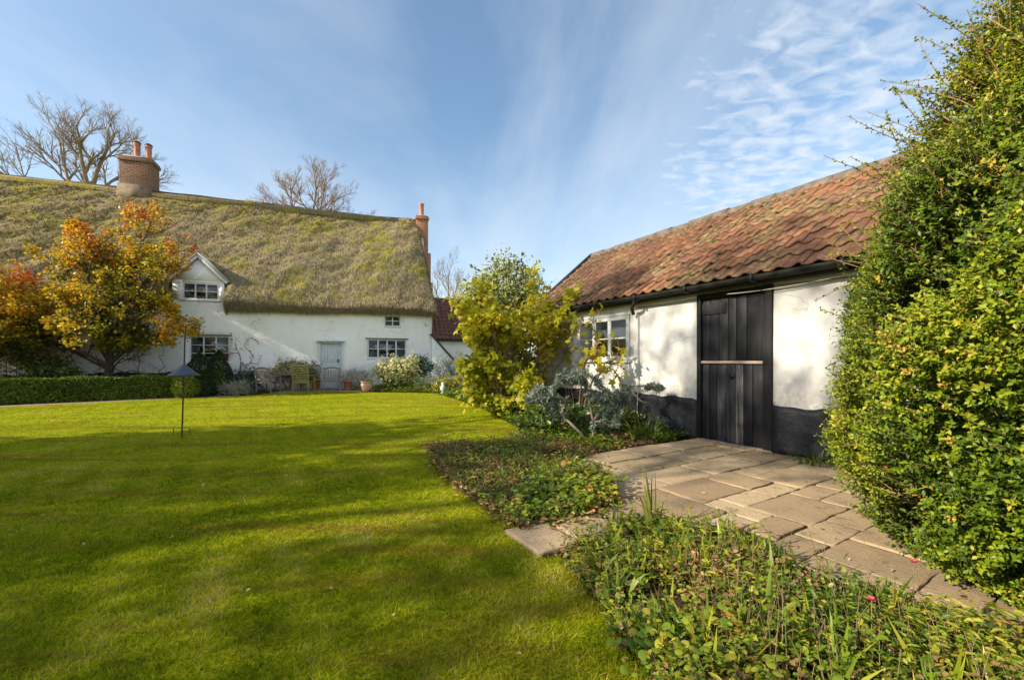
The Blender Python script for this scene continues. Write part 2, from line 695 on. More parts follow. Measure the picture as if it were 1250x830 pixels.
    # --- pantiles (one shade per tile through 'rnd')
    def tiles(name, stops, moss=1.0):
        m, nt, out = mat_new(name)
        c = ramp(nt, attr(nt), stops)
        n1 = noise(nt, 6, 6, .65)
        n2 = noise(nt, 1.3, 5, .6)
        n4 = noise(nt, 40, 4)
        c = mixc_(nt, rangen(nt, n2, .44, .70, 0, .5), c, (.085, .05, .036))
        c = mixc_(nt, rangen(nt, n1, .45, .72, 0, .7), c, (.07, .042, .032))
        n5 = noise(nt, 23, 5, .7)
        c = mixc_(nt, rangen(nt, n5, .5, .72, 0, .5), c, (.05, .034, .028))
        lich = noise(nt, 17, 6, .7)
        c = mixc_(nt, rangen(nt, mth(nt, 'ADD', mth(nt, 'MULTIPLY', lich, .6), mth(nt, 'MULTIPLY', n2, .45)), .53, .63, 0, .75 * moss), c, (.24, .185, .07))
        ms = noise(nt, 3.1, 7, .75)
        c = mixc_(nt, rangen(nt, ms, .60, .68, 0, .75 * moss), c, (.075, .085, .022))
        princ(nt, out, c, .62, bump(nt, mth(nt, 'ADD', n4, n1), .5, .008), .35)
        return m
    MT['pantile'] = tiles('red_pantiles', [(0, (.065, .033, .021)), (.3, (.130, .053, .028)), (.6, (.195, .080, .038)), (.85, (.265, .118, .053)), (1, (.27, .155, .072))])
    MT['pantile_dark'] = tiles('dark_pantiles', [(0, (.09, .035, .03)), (.5, (.15, .055, .04)), (1, (.21, .08, .055))], .4)
    MT['ridgetile'] = simple('ridge_tiles', (.13, .10, .08), .8, 7, .5, .01)
    MT['moss'] = simple('roof_moss', (.045, .065, .014), .95, 20, .5, .02)
    MT['gutter'] = simple('black_gutter', (.022, .024, .019), .7, 6, .7, .012, .2)
    MT['fascia'] = wood('black_fascia', [(.2, (.010, .010, .010)), (.6, (.032, .032, .030)), (.9, (.10, .10, .085))], .6, 0)
    MT['blackdoor'] = wood('black_door_boards', [(.25, (.005, .0055, .007)), (.48, (.014, .015, .018)), (.62, (.040, .041, .044)), (.76, (.16, .15, .135))], .55, 2, .25)
    MT['rail'] = wood('bare_rail', [(.2, (.25, .18, .14)), (.8, (.50, .40, .33))], .7, 0)
    MT['post'] = wood('dark_post', [(.2, (.006, .006, .007)), (.6, (.016, .016, .017)), (.9, (.10, .07, .05))], .65, 2, .2)
    MT['white'] = simple('white_paint', (.62, .63, .62), .4, 6, .10, .002)
    MT['bluegrey'] = simple('blue_grey_paint', (.50, .56, .60), .45, 6, .10, .002)
    MT['dkwood'] = wood('weathered_lintel', [(.2, (.09, .08, .07)), (.8, (.22, .20, .18))], .8, 0)
    MT['lead'] = simple('grey_lead', (.20, .205, .21), .55, 5, .25, .004)
    MT['iron'] = simple('black_iron', (.018, .02, .024), .45, 12, .4, .001)
    MT['cable'] = simple('pale_cable', (.55, .53, .48), .5, 8, .1, 0)
    MT['blind'] = simple('cream_blind', (.70, .67, .60), .8, 12, .08, .002)
    MT['curtain'] = simple('red_curtain', (.16, .05, .035), .9, 8, .5, .01)
    MT['terracotta'] = simple('terracotta', (.36, .13, .07), .75, 8, .3, .003)
    MT['paleterra'] = simple('pale_terracotta', (.50, .30, .19), .75, 8, .25, .003)
    MT['potclay'] = simple('chimney_pot_clay', (.42, .15, .085), .7, 7, .3, .003)
    MT['teak'] = wood('silvered_teak', [(.2, (.12, .095, .075)), (.5, (.22, .18, .145)), (.85, (.36, .31, .26))], .8, 2)
    MT['greenteak'] = wood('green_stained_teak', [(.2, (.12, .11, .03)), (.5, (.24, .21, .07)), (.85, (.36, .31, .13))], .8, 2)
    MT['stone'] = simple('pale_stone', (.40, .36, .30), .9, 6, .35, .02)
    MT['rust'] = simple('wire_trellis', (.05, .045, .04), .7, 9, .4, .001)
    MT['figure'] = simple('pale_blue_stone', (.52, .58, .62), .6, 14, .2, .004)

    # --- brick
    def brick(name, c1, c2, mortar, rowh=.075):
        m, nt, out = mat_new(name)
        t = nn(nt, 'ShaderNodeTexCoord')
        s = nn(nt, 'ShaderNodeSeparateXYZ')
        nt.links.new(t.outputs['Object'], s.inputs[0])
        u = mth(nt, 'ADD', s.outputs[0], s.outputs[1])
        cb = nn(nt, 'ShaderNodeCombineXYZ')
        nt.links.new(u, cb.inputs[0])
        nt.links.new(s.outputs[2], cb.inputs[1])
        b = nn(nt, 'ShaderNodeTexBrick')
        b.inputs['Scale'].default_value = 1
        b.inputs['Brick Width'].default_value = .225
        b.inputs['Row Height'].default_value = rowh
        b.inputs['Mortar Size'].default_value = .010
        b.inputs['Color1'].default_value = (*c1, 1)
        b.inputs['Color2'].default_value = (*c2, 1)
        b.inputs['Mortar'].default_value = (*mortar, 1)
        nt.links.new(cb.outputs[0], b.inputs[0])
        f = noise(nt, 9, 6, .7)
        c = mixc_(nt, rangen(nt, f, .45, .75, 0, .7), b.outputs[0], (.12, .075, .05))
        f2 = noise(nt, 2, 4)
        c = mixc_(nt, rangen(nt, f2, .55, .8, 0, .5), c, (.42, .25, .13))
        inv = mth(nt, 'SUBTRACT', 1.0, b.outputs['Fac'])
        princ(nt, out, c, .85, bump(nt, mth(nt, 'ADD', inv, mth(nt, 'MULTIPLY', f, .6)), .8, .02), .2)
        return m
    MT['brick'] = brick('old_red_brick', (.25, .092, .045), (.12, .055, .04), (.26, .21, .15))
    MT['brick_orange'] = brick('orange_brick', (.40, .15, .07), (.30, .10, .055), (.38, .28, .2))

    # --- ground things
    m, nt, out = mat_new('lawn_soil_green')
    w = nn(nt, 'ShaderNodeTexCoord')
    f = noise(nt, 1.1, 6, .6)
    f2 = noise(nt, 14, 6, .7)
    f2 = mth(nt, 'ADD', mth(nt, 'MULTIPLY', f2, .6), mth(nt, 'MULTIPLY', noise(nt, 55, 4, .7), .4))
    c = ramp(nt, f2, [(.34, (.06, .075, .003)), (.5, (.26, .29, .005)), (.64, (.44, .42, .014))])
    f6 = noise(nt, 1.0, 4, .6, mapping(nt, (.32, 2.4, 0), (0, 0, R(-24))))
    c = mixc_(nt, rangen(nt, f6, .5, .66, 0, .7), c, (.20, .135, .02))
    c = mixc_(nt, rangen(nt, f, .55, .75, 0, .5), c, (.20, .16, .02))
    princ(nt, out, c, .95, bump(nt, f2, 1.0, .05), .02)
    MT['lawn'] = m
    m, nt, out = mat_new('dark_soil')
    f = noise(nt, 9, 8, .7)
    c = ramp(nt, f, [(.3, (.022, .015, .009)), (.6, (.06, .042, .025)), (.85, (.12, .085, .05))])
    princ(nt, out, c, .95, bump(nt, f, 1.0, .05), .1)
    MT['soil'] = m
    m, nt, out = mat_new('sandy_path')
    f = noise(nt, 7, 8, .7)
    c = ramp(nt, f, [(.3, (.17, .12, .075)), (.6, (.30, .23, .15)), (.85, (.40, .32, .23))])
    princ(nt, out, c, .95, bump(nt, f, .8, .02), .1)
    MT['sand'] = m
    m, nt, out = mat_new('worn_paving')
    a = attr(nt)
    f = noise(nt, 2.2, 7, .65)
    f2 = noise(nt, 34, 6, .7)
    f3 = noise(nt, 150, 3, .6)
    c = ramp(nt, a, [(0, (.27, .190, .110)), (.5, (.36, .262, .155)), (1, (.45, .335, .205))])
    c = mixc_(nt, rangen(nt, f, .46, .70, 0, .55), c, (.19, .14, .09))
    c = mixc_(nt, rangen(nt, f2, .53, .70, 0, .6), c, (.10, .085, .06))
    c = mixc_(nt, rangen(nt, f3, .5, .75, 0, .4), c, (.52, .42, .30))
    h = mth(nt, 'ADD', mth(nt, 'MULTIPLY', f2, 1.0), mth(nt, 'MULTIPLY', f3, .35))
    f4 = noise(nt, 5.5, 6, .75)
    c = mixc_(nt, rangen(nt, f4, .56, .66, 0, .55), c, (.105, .10, .05))
    princ(nt, out, c, .9, bump(nt, h, .8, .014), .15)
    MT['paving'] = m

    # --- glass
    m, nt, out = mat_new('window_glass')
    tr = nn(nt, 'ShaderNodeBsdfTransparent')
    tr.inputs[0].default_value = (.80, .84, .82, 1)
    gl = nn(nt, 'ShaderNodeBsdfGlossy')
    gl.inputs['Roughness'].default_value = .02
    fr = nn(nt, 'ShaderNodeFresnel')
    fr.inputs[0].default_value = 1.55
    wob = bump(nt, noise(nt, 2.5, 2), .05, .02)
    nt.links.new(wob, gl.inputs['Normal'])
    f = mth(nt, 'ADD', mth(nt, 'MULTIPLY', fr.outputs[0], 1.6), .04)
    mx = nn(nt, 'ShaderNodeMixShader')
    nt.links.new(f, mx.inputs[0])
    nt.links.new(tr.outputs[0], mx.inputs[1])
    nt.links.new(gl.outputs[0], mx.inputs[2])
    nt.links.new(mx.outputs[0], out.inputs[0])
    MT['glass'] = m

    # --- bark and leaves
    m, nt, out = mat_new('bark')
    f = noise(nt, 1.0, 6, .65, mapping(nt, (25, 25, 6)))
    princ(nt, out, ramp(nt, f, [(.3, (.045, .034, .024)), (.7, (.15, .12, .085))]), .9, bump(nt, f, .8, .02), .15)
    MT['bark'] = m
    MT['bark_pale'] = simple('pale_bark', (.22, .17, .125), .9, 4, .3, .01)
    MT['bark_dark'] = simple('dark_bark', (.06, .048, .034), .9, 8, .35, .01)
    MT['bark_brown'] = simple('brown_bark', (.24, .17, .125), .9, 4, .3, .01)
    MT['twig'] = simple('tan_twig', (.27, .17, .08), .8, 8, .3, 0)
    MT['stem'] = simple('dry_stem', (.19, .125, .07), .85, 8, .3, 0)
    MT['l_box'] = leaf_mat('box_leaves', [(0, (.028, .06, .004)), (.35, (.09, .15, .006)), (.62, (.21, .265, .009)), (.85, (.34, .34, .016)), (1, (.46, .29, .05))], .33, .42, .3)
    MT['l_hedge'] = leaf_mat('hedge_leaves', [(0, (.03, .055, .006)), (.5, (.11, .16, .012)), (1, (.24, .27, .02))], .25, .5, .3)
    MT['l_topiary'] = leaf_mat('topiary_leaves', [(0, (.009, .020, .007)), (.5, (.022, .045, .012)), (1, (.05, .08, .018))], .2, .5, .3)
    MT['l_autumn'] = leaf_mat('autumn_leaves', [(0, (.07, .09, .010)), (.25, (.22, .20, .014)), (.48, (.56, .40, .022)), (.65, (.66, .32, .022)), (.8, (.56, .13, .02)), (1, (.46, .035, .018))], .45, .5, .3)
    MT['l_darkred'] = leaf_mat('bronze_leaves', [(0, (.10, .06, .012)), (.4, (.30, .13, .016)), (.7, (.46, .20, .018)), (1, (.42, .06, .014))], .4, .5, .3)
    MT['l_yellow'] = leaf_mat('yellow_leaves', [(0, (.06, .09, .008)), (.3, (.21, .25, .014)), (.6, (.50, .47, .025)), (.85, (.66, .52, .03)), (1, (.50, .28, .03))], .45, .45, .3)
    MT['l_euphorbia'] = leaf_mat('blue_grey_leaves', [(0, (.10, .135, .105)), (.6, (.24, .30, .235)), (1, (.42, .48, .36))], .2, .6, .2)
    MT['l_sage'] = leaf_mat('sage_leaves', [(0, (.09, .10, .04)), (.5, (.20, .21, .10)), (1, (.36, .36, .20))], .25, .7, .1)
    MT['l_grey'] = leaf_mat('grey_leaves', [(0, (.16, .15, .12)), (.5, (.30, .29, .24)), (1, (.48, .47, .42))], .2, .8, .1)
    MT['l_varieg'] = leaf_mat('variegated_leaves', [(0, (.06, .09, .02)), (.4, (.22, .24, .06)), (.75, (.46, .44, .20)), (1, (.60, .58, .36))], .3, .45, .3)
    MT['l_bluegreen'] = leaf_mat('blue_green_leaves', [(0, (.03, .06, .04)), (.6, (.07, .12, .085)), (1, (.15, .20, .13))], .25, .5, .3)
    MT['l_green'] = leaf_mat('fresh_leaves', [(0, (.03, .06, .006)), (.45, (.085, .14, .011)), (.8, (.19, .22, .02)), (1, (.34, .28, .03))], .35, .38, .5)
    MT['l_bed'] = leaf_mat('bed_leaves', [(0, (.025, .06, .008)), (.3, (.07, .14, .010)), (.6, (.19, .25, .016)), (.85, (.38, .34, .03)), (1, (.32, .15, .04))], .35, .42, .4)
    MT['l_dead'] = leaf_mat('dead_leaves', [(0, (.05, .035, .016)), (.4, (.15, .095, .04)), (.75, (.30, .18, .07)), (1, (.50, .32, .12))], .25, .7, .2)
    MT['l_fallen'] = leaf_mat('fallen_leaves', [(0, (.16, .085, .035)), (.5, (.38, .21, .085)), (1, (.55, .38, .19))], .2, .7, .2)
    MT['l_mound'] = leaf_mat('mound_leaves', [(0, (.08, .07, .015)), (.5, (.22, .16, .03)), (1, (.36, .21, .05))], .3, .6, .2)
    MT['l_iris'] = leaf_mat('iris_blades', [(0, (.04, .085, .014)), (.6, (.13, .20, .025)), (.85, (.24, .28, .05)), (1, (.38, .32, .10))], .35, .4, .4)
    MT['l_pink'] = leaf_mat('pink_petals', [(0, (.55, .05, .10)), (1, (.75, .16, .22))], .3, .5, .3)
    MT['l_roseleaf'] = leaf_mat('red_rose_leaves', [(0, (.10, .03, .02)), (.6, (.30, .05, .03)), (1, (.40, .14, .05))], .35, .5, .3)
    MT['l_far'] = leaf_mat('far_tree_leaves', [(0, (.10, .12, .03)), (.5, (.25, .27, .07)), (1, (.42, .42, .14))], .3, .6, .2)
    # grass: shade drifts in mown stripes and worn patches
    m, nt, out = mat_new('grass_blades')
    a = attr(nt)
    f = noise(nt, .9, 5, .6, mapping(nt, (1, 1, 0)))
    f2 = noise(nt, 1.0, 4, .6, mapping(nt, (.32, 2.4, 0), (0, 0, R(-24))))
    c = ramp(nt, a, [(0, (.08, .13, .003)), (.35, (.24, .30, .004)), (.7, (.40, .41, .008)), (.9, (.52, .46, .06)), (1, (.55, .44, .16))])
    c = mixc_(nt, rangen(nt, f2, .5, .66, 0, .7), c, (.24, .16, .02))
    c = mixc_(nt, rangen(nt, f, .50, .68, 0, .6), c, (.115, .165, .004))
    f7 = noise(nt, 3.4, 6, .7, mapping(nt, (1, 1, 0)))
    c = mixc_(nt, rangen(nt, f7, .55, .68, 0, .55), c, (.22, .17, .03))
    c = mixc_(nt, rangen(nt, f7, .45, .34, 0, .5), c, (.10, .16, .004))
    p = princ(nt, None, c, .7, None, .08)
    t = nn(nt, 'ShaderNodeBsdfTranslucent')
    nt.links.new(c, t.inputs[0])
    mx = nn(nt, 'ShaderNodeMixShader')
    mx.inputs[0].default_value = .4
    nt.links.new(p.outputs[0], mx.inputs[1])
    nt.links.new(t.outputs[0], mx.inputs[2])
    nt.links.new(mx.outputs[0], out.inputs[0])
    MT['grass'] = m


build_mats()

# ================================================================== ground
LAWN = [(-26, 5.2), (-18.2, 8.6), (-14.3, 11.35), (-11.6, 13.9), (-9.9, 14.9), (-9.6, 16.3), (-7.6, 17.0), (-4.0, 16.6), (-3.0, 16.3), (-1.9, 13.9), (-.75, 10.9),
        (.10, 8.0), (.20, 6.75), (-.35, 6.35), (-1.26, 6.15), (-.9, 5.0), (-.53, 4.08), (.05, 3.12), (.30, 2.68), (.42, 2.33), (.55, 1.68), (.62, .3), (.62, -4), (-26, -4)]
BED_A = [(-1.26, 6.15), (-.35, 6.35), (.20, 6.75), (.9, 6.2), (1.33, 5.80), (.66, 4.95), (1.02, 4.25), (.90, 3.55), (.18, 3.12), (.05, 3.12), (-.53, 4.08), (-.9, 5.0)]
BED_C = [(.20, 6.75), (.9, 6.2), (1.35, 5.85), (2.0, 6.15), (2.62, 6.55), (2.88, 6.9), (.60, 10.7), (-.9, 13.0), (-1.5, 14.0), (-1.9, 13.9), (-.75, 10.9), (.10, 8.0)]
BED_B = [(.30, 2.68), (.62, 2.86), (.80, 3.22), (1.20, 3.12), (1.62, 2.95), (2.04, 2.02), (2.5, 1.85), (2.9, 1.3), (2.9, .1), (.62, .1), (.55, 1.68), (.42, 2.33)]
BED_D = [(-7.0, 17.75), (-5.6, 16.9), (-4.0, 16.6), (-3.0, 16.3), (-1.9, 13.9), (-1.5, 14.0), (-.9, 13.0), (.5, 12), (1.5, 14), (1.5, 21), (-3.4, 20.9), (-4.2, 20.1), (-6.8, 18.9)]
HEDGE_BED = [(-26, 6.1), (-18.0, 9.45), (-14.5, 12.0), (-11.9, 14.5), (-10.2, 15.4), (-9.6, 16.3), (-9.9, 17.9), (-26, 12.1)]


def in_poly(P, poly):
    x, y = P[:, 0], P[:, 1]
    ins = np.zeros(len(P), bool)
    n = len(poly)
    for i in range(n):
        x0, y0 = poly[i]
        x1, y1 = poly[(i + 1) % n]
        c = ((y0 > y) != (y1 > y)) & (x < (x1 - x0) * (y - y0) / (y1 - y0 + 1e-12) + x0)
        ins ^= c
    return ins


def scatter_poly(g, poly, n):
    p = np.array(poly)
    lo, hi = p.min(0), p.max(0)
    out = []
    tot = 0
    while tot < n:
        q = lo + g.random((n * 2, 2)) * (hi - lo)
        q = q[in_poly(q, poly)]
        out.append(q)
        tot += len(q)
    return np.concatenate(out)[:n]


def sheet(name, poly, z, mat, kind='structure', lump_amp=0, step=None, seed=1):
    """flat polygon, triangulated"""
    import mathutils
    tris = mathutils.geometry.tessellate_polygon([[Vector((x, y, 0)) for x, y in poly]])
    o = MB()
    v = np.array([(x, y, z) for x, y in poly])
    f = []
    for t in tris:
        a, b, c = (v[i] for i in t)
        f.append(tuple(t) if np.cross(b - a, c - a)[2] > 0 else tuple(t[::-1]))
    o.add(v, np.array(f))
    ob = o.build(name, mat, drop=False)
    tag(ob, kind=kind)
    return ob


def build_ground():
    g = MB()
    n = 24
    xs = np.linspace(-900, 900, n + 1)
    X, Y = np.meshgrid(xs, xs, indexing='ij')
    V = np.stack([X, Y, np.full_like(X, -.03)], -1).reshape(-1, 3)
    i, j = np.meshgrid(np.arange(n), np.arange(n), indexing='ij')
    a = (i * (n + 1) + j).ravel()
    F = np.stack([a, a + n + 1, a + n + 2, a + 1], -1)
    g.add(V, F)
    tag(g.build('ground', MT['lawn']), kind='structure')
    sheet('lawn', LAWN, .0, MT['lawn'])
    for poly, nm in ((BED_A, 'flower_bed'), (BED_B, 'flower_bed'), (BED_C, 'flower_bed'), (BED_D, 'flower_bed'), (HEDGE_BED, 'flower_bed')):
        sheet(nm, poly, .008, MT['soil'])
    # sandy strip along the hedge
    path = [(-26, 5.2), (-18.2, 8.6), (-14.3, 11.35), (-11.6, 13.9), (-9.9, 14.9), (-10.2, 15.4), (-11.9, 14.5), (-14.5, 12.0), (-18.0, 9.45), (-26, 6.1)]
    sheet('path', path, .004, MT['sand'])
    # patio before the cottage door
    pat = [(-9.9, 17.9), (-9.6, 16.3), (-7.6, 17.0), (-5.6, 16.9), (-7.0, 17.75), (-6.8, 18.9), (-6.0, 19.4), (-6.3, 19.6), (-12, 17.5)]
    sheet('patio', pat, .012, MT['sand'])


build_ground()

# ---- barn frame: local x to the right along the wall, y into the barn
BARN_O = (3.60, 5.79, 0)
BARN_R = R(-59)
bx = np.array([math.cos(BARN_R), math.sin(BARN_R)])
by = np.array([-math.sin(BARN_R), math.cos(BARN_R)])


def barn_xy(x, y):
    return np.array(BARN_O[:2]) + x * bx + y * by


def build_paving():
    g = random.Random(5)
    u = .245
    # cells over local x from -1.2 to 6, local y from -3.3 to -.05  (u grid)
    nx, ny = 29, 13
    occ = np.zeros((nx, ny), bool)
    pick = [(2, 3), (3, 2), (2, 2), (3, 2), (2, 3), (2, 1), (1, 2), (3, 3), (2, 2)]
    slabs = []
    for j in range(ny):
        for i in range(nx):
            if occ[i, j]:
                continue
            opts = pick[:]
            g.shuffle(opts)
            opts += [(2, 1), (1, 2), (1, 1)]
            for (w, h) in opts:
                if i + w <= nx and j + h <= ny and not occ[i:i + w, j:j + h].any():
                    occ[i:i + w, j:j + h] = True
                    slabs.append((-1.12 + i * u, -.04 - (j + h) * u, w * u, h * u))
                    break
    # the short spur that reaches the lawn
    for (x, y, w, h) in ((.34, -3.72, .46, .50), (.36, -4.16, .58, .42), (.42, -4.52, .46, .35), (-.05, -3.62, .36, .36)):
        slabs.append((x, y, w, h))
    m = MB()
    gg = rng_(8)
    for (x, y, w, h) in slabs:
        cxy = barn_xy(x + w / 2, y + h / 2)
        if w < .31 and h < .31 and g.random() < .3:
            continue
        gap = .004 + .009 * g.random()
        x0, x1, y0, y1 = x + gap, x + w - gap, y + gap, y + h - gap
        # outline with worn, slightly uneven edges
        per = []
        for (ax, ay, bx_, by_) in ((x0, y0, x1, y0), (x1, y0, x1, y1), (x1, y1, x0, y1), (x0, y1, x0, y0)):
            k = 6
            for t in range(k):
                f = t / k
                per.append((ax + (bx_ - ax) * f, ay + (by_ - ay) * f))
        per = np.array(per) + gg.normal(0, .0045, (24, 2))
        c = per.mean(0)
        tilt = gg.normal(0, .007, 2)
        base = .034 + gg.normal(0, .0035)
        rings = []
        for (k, z) in ((1.0, -.06), (1.0, -.005), (.993, -.001), (.90, 0.0), (.5, .0005)):
            q = c + (per - c) * k
            zz = base + z + (q - c) @ tilt + gg.normal(0, .0012, len(q)) * (k > .9)
            ww = np.array([barn_xy(*p) for p in q])
            rings.append(np.column_stack([ww, zz]))
        V = np.concatenate(rings + [np.array([[*barn_xy(*c), base + .001]])])
        n = 24
        F = []
        for r in range(4):
            for i in range(n):
                j = (i + 1) % n
                F.append((r * n + i, r * n + j, (r + 1) * n + j, (r + 1) * n + i))
        for i in range(n):
            F.append((4 * n + i, 4 * n + (i + 1) % n, 5 * n))
        m.add(V, F, g.random())
    tag(m.build('paving', MT['paving'], smooth=False), kind='structure')
    # earth under the slabs
    q = [tuple(barn_xy(*p)) for p in ((-1.16, -3.36), (6.1, -3.36), (6.1, .02), (-1.16, .02))]
    sheet('paving_bed', q, .020, MT['soil'])
    q = [tuple(barn_xy(*p)) for p in ((.36, -4.5), (.90, -4.5), (.90, -3.36), (.0, -3.36))]
    sheet('paving_bed', q, .011, MT['soil'])


build_paving()

# ================================================================== walls helper
def wall_grid(m, x0, x1, z0, z1, holes, y_out, y_in, step=.22, amp=.012, seed=3, topf=None, mask_extra=None):
    """an upright wall in the local xz plane with rectangular holes"""
    cut_x = sorted({x0, x1} | {h[0] for h in holes} | {h[1] for h in holes})
    cut_z = sorted({z0, z1} | {h[2] for h in holes} | {h[3] for h in holes})

    def fill(cuts):
        r = []
        for a, b in zip(cuts[:-1], cuts[1:]):
            k = max(1, int(round((b - a) / step)))
            r += [a + (b - a) * i / k for i in range(k)]
        return np.array(r + [cuts[-1]])
    xs, zs = fill(cut_x), fill(cut_z)
    X, Z = np.meshgrid(xs, zs, indexing='ij')
    P = np.stack([X, np.zeros_like(X), Z], -1)
    d = lump(P.reshape(-1, 3), seed, .35, 3).reshape(X.shape) * amp
    Yo = y_out + d
    if topf is not None:
        top = Z >= z1 - 1e-6
        Z = np.where(top, topf(X), Z)
    O = np.stack([X, Yo, Z], -1)
    I = np.stack([X, np.full_like(X, y_in), Z], -1)
    mask = np.ones((len(xs) - 1, len(zs) - 1), bool)
    cx, cz = (xs[:-1] + xs[1:]) / 2, (zs[:-1] + zs[1:]) / 2
    for (a, b, c, e) in holes:
        mask[np.ix_((cx > a) & (cx < b), (cz > c) & (cz < e))] = False
    if mask_extra is not None:
        mask &= mask_extra(cx, cz)
    m.slab(O, I, mask)


def window(parent, x0, x1, z0, z1, cols, rows, y, mat, thick=.055, bar=.028, mull=.05, sill=None, lintel=None, blind=None, curtain=False, heavy=()):
    """frame (part) with glazing bars; pane, sill, lintel as sub-parts"""
    f = MB()
    d = .06
    f.box((x0, y, z0), (x1, y + d, z0 + thick))
    f.box((x0, y, z1 - thick), (x1, y + d, z1))
    f.box((x0, y + .002, z0 + thick), (x0 + thick, y + d - .002, z1 - thick))
    f.box((x1 - thick, y + .002, z0 + thick), (x1, y + d - .002, z1 - thick))
    ix0, ix1, iz0, iz1 = x0 + thick, x1 - thick, z0 + thick, z1 - thick
    for i in range(1, cols):
        c = ix0 + (ix1 - ix0) * i / cols
        w = mull
        f.box((c - w / 2, y + .004, iz0), (c + w / 2, y + d - .004, iz1))
    for j in range(1, rows):
        c = iz0 + (iz1 - iz0) * j / rows
        for i in range(cols):
            a = ix0 + (ix1 - ix0) * i / cols + (mull / 2 if i else 0)
            b = ix0 + (ix1 - ix0) * (i + 1) / cols - (mull / 2 if i < cols - 1 else 0)
            f.box((a, y + .012, c - bar / 2), (b, y + d - .012, c + bar / 2))
    fr = f.build('window', mat, parent, bevel=.004)
    p = MB()
    p.box((ix0 - .005, y + .030, iz0 - .005), (ix1 + .005, y + .034, iz1 + .005))
    p.build('pane', MT['glass'], fr)
    if sill:
        s = MB()
        s.box((x0 - sill[0], y - sill[1], z0 - .05), (x1 + sill[0], y + .05, z0 - .003))
        s.build('sill', sill[2], fr, bevel=.006)
    if lintel:
        s = MB()
        s.box((x0 - lintel[0], y - lintel[1], z1 + .003), (x1 + lintel[0], y + .05, z1 + .06))
        s.build('lintel', lintel[2], fr, bevel=.006)
    if blind:
        b = MB()
        k = 12
        xs = np.linspace(ix0, ix1, k * 4)
        pts = []
        for i in range(k):
            xa, xb = ix0 + (ix1 - ix0) * i / k, ix0 + (ix1 - ix0) * (i + 1) / k
            b.box((xa, y + .085 + .006 * (i % 2), iz1 - (iz1 - iz0) * blind), (xb, y + .10 + .006 * (i % 2), iz1))
        b.build('blind', MT['blind'], fr)
    if curtain:
        for (xa, xb) in ((ix1 - .45, ix1), (ix0, ix0 + .25)):
            b = MB()
            n = 30
            xs = np.linspace(xa, xb, n)
            ys = y + .16 + .03 * np.sin(np.arange(n) * 1.3)
            V = np.concatenate([np.column_stack([xs, ys, np.full(n, iz0)]), np.column_stack([xs, ys, np.full(n, iz1)])])
            F = np.array([(i, i + 1, n + i + 1, n + i) for i in range(n - 1)])
            b.add(V, F)
            b.build('curtain', MT['curtain'], fr, smooth=True)
    return fr


# ================================================================== pantile roof
def pantiles(m, x0, x1, ye, ze, yr, zr, cover=.25, gauge=.31, seed=1, amp=.028, jit=1.0):
    """front slope from the eave (ye,ze) to the ridge (yr,zr) in local coordinates"""
    g = rng_(seed)
    L = math.hypot(yr - ye, zr - ze)
    s = np.array([0, (yr - ye) / L, (zr - ze) / L])
    nrm = np.array([0, -s[2], s[1]])
    ncol = int(round((x1 - x0) / cover))
    cover = (x1 - x0) / ncol
    nrow = int(math.ceil(L / gauge))
    gauge = L / nrow
    k = 9
    t = np.linspace(0, 1.12, k)
    prof = np.where(t < .62, -amp * .8 * np.sin(t / .62 * math.pi), amp * 1.25 * np.sin((t - .62) / .5 * math.pi))
    nup = 3
    big = lump(np.stack([np.arange(ncol * nrow) % ncol * .25, np.arange(ncol * nrow) // ncol * .3, np.zeros(ncol * nrow)], -1), seed + 5, .25, 2)
    for r in range(nrow):
        for c in range(ncol):
            dj = g.normal(0, .006, 3) * jit
            rot = g.normal(0, .010) * jit
            sg = np.linspace(0, gauge * 1.2, nup)
            X = x0 + c * cover + t * cover + dj[0]
            S = r * gauge - (.05 if r == 0 else 0) + sg + dj[1]
            lift = .035 * (1 - sg / (gauge * 1.2)) + .006 + dj[2] * .5
            sag = -.012 * math.sin(c / ncol * math.pi * 2.3 + 1) * math.sin(r / nrow * math.pi)
            P = np.zeros((nup + 1, k, 3))
            for a in range(nup):
                h = lift[a] + prof + rot * (t - .5) + sag
                P[a + 1] = np.stack([X, np.zeros(k), np.zeros(k)], -1) + np.outer(np.full(k, S[a] + rot * 0), s) + np.outer(h, nrm)
            P[0] = P[1] - nrm * .022
            P[..., 1] += ye
            P[..., 2] += ze
            V = P.reshape(-1, 3)
            F = np.array([(a * k + b, a * k + b + 1, (a + 1) * k + b + 1, (a + 1) * k + b) for a in range(nup) for b in range(k - 1)])
            m.add(V, F, float(np.clip(.45 + .13 * g.normal() + .30 * big[r * ncol + c], 0, 1)))
    return s, nrm, L


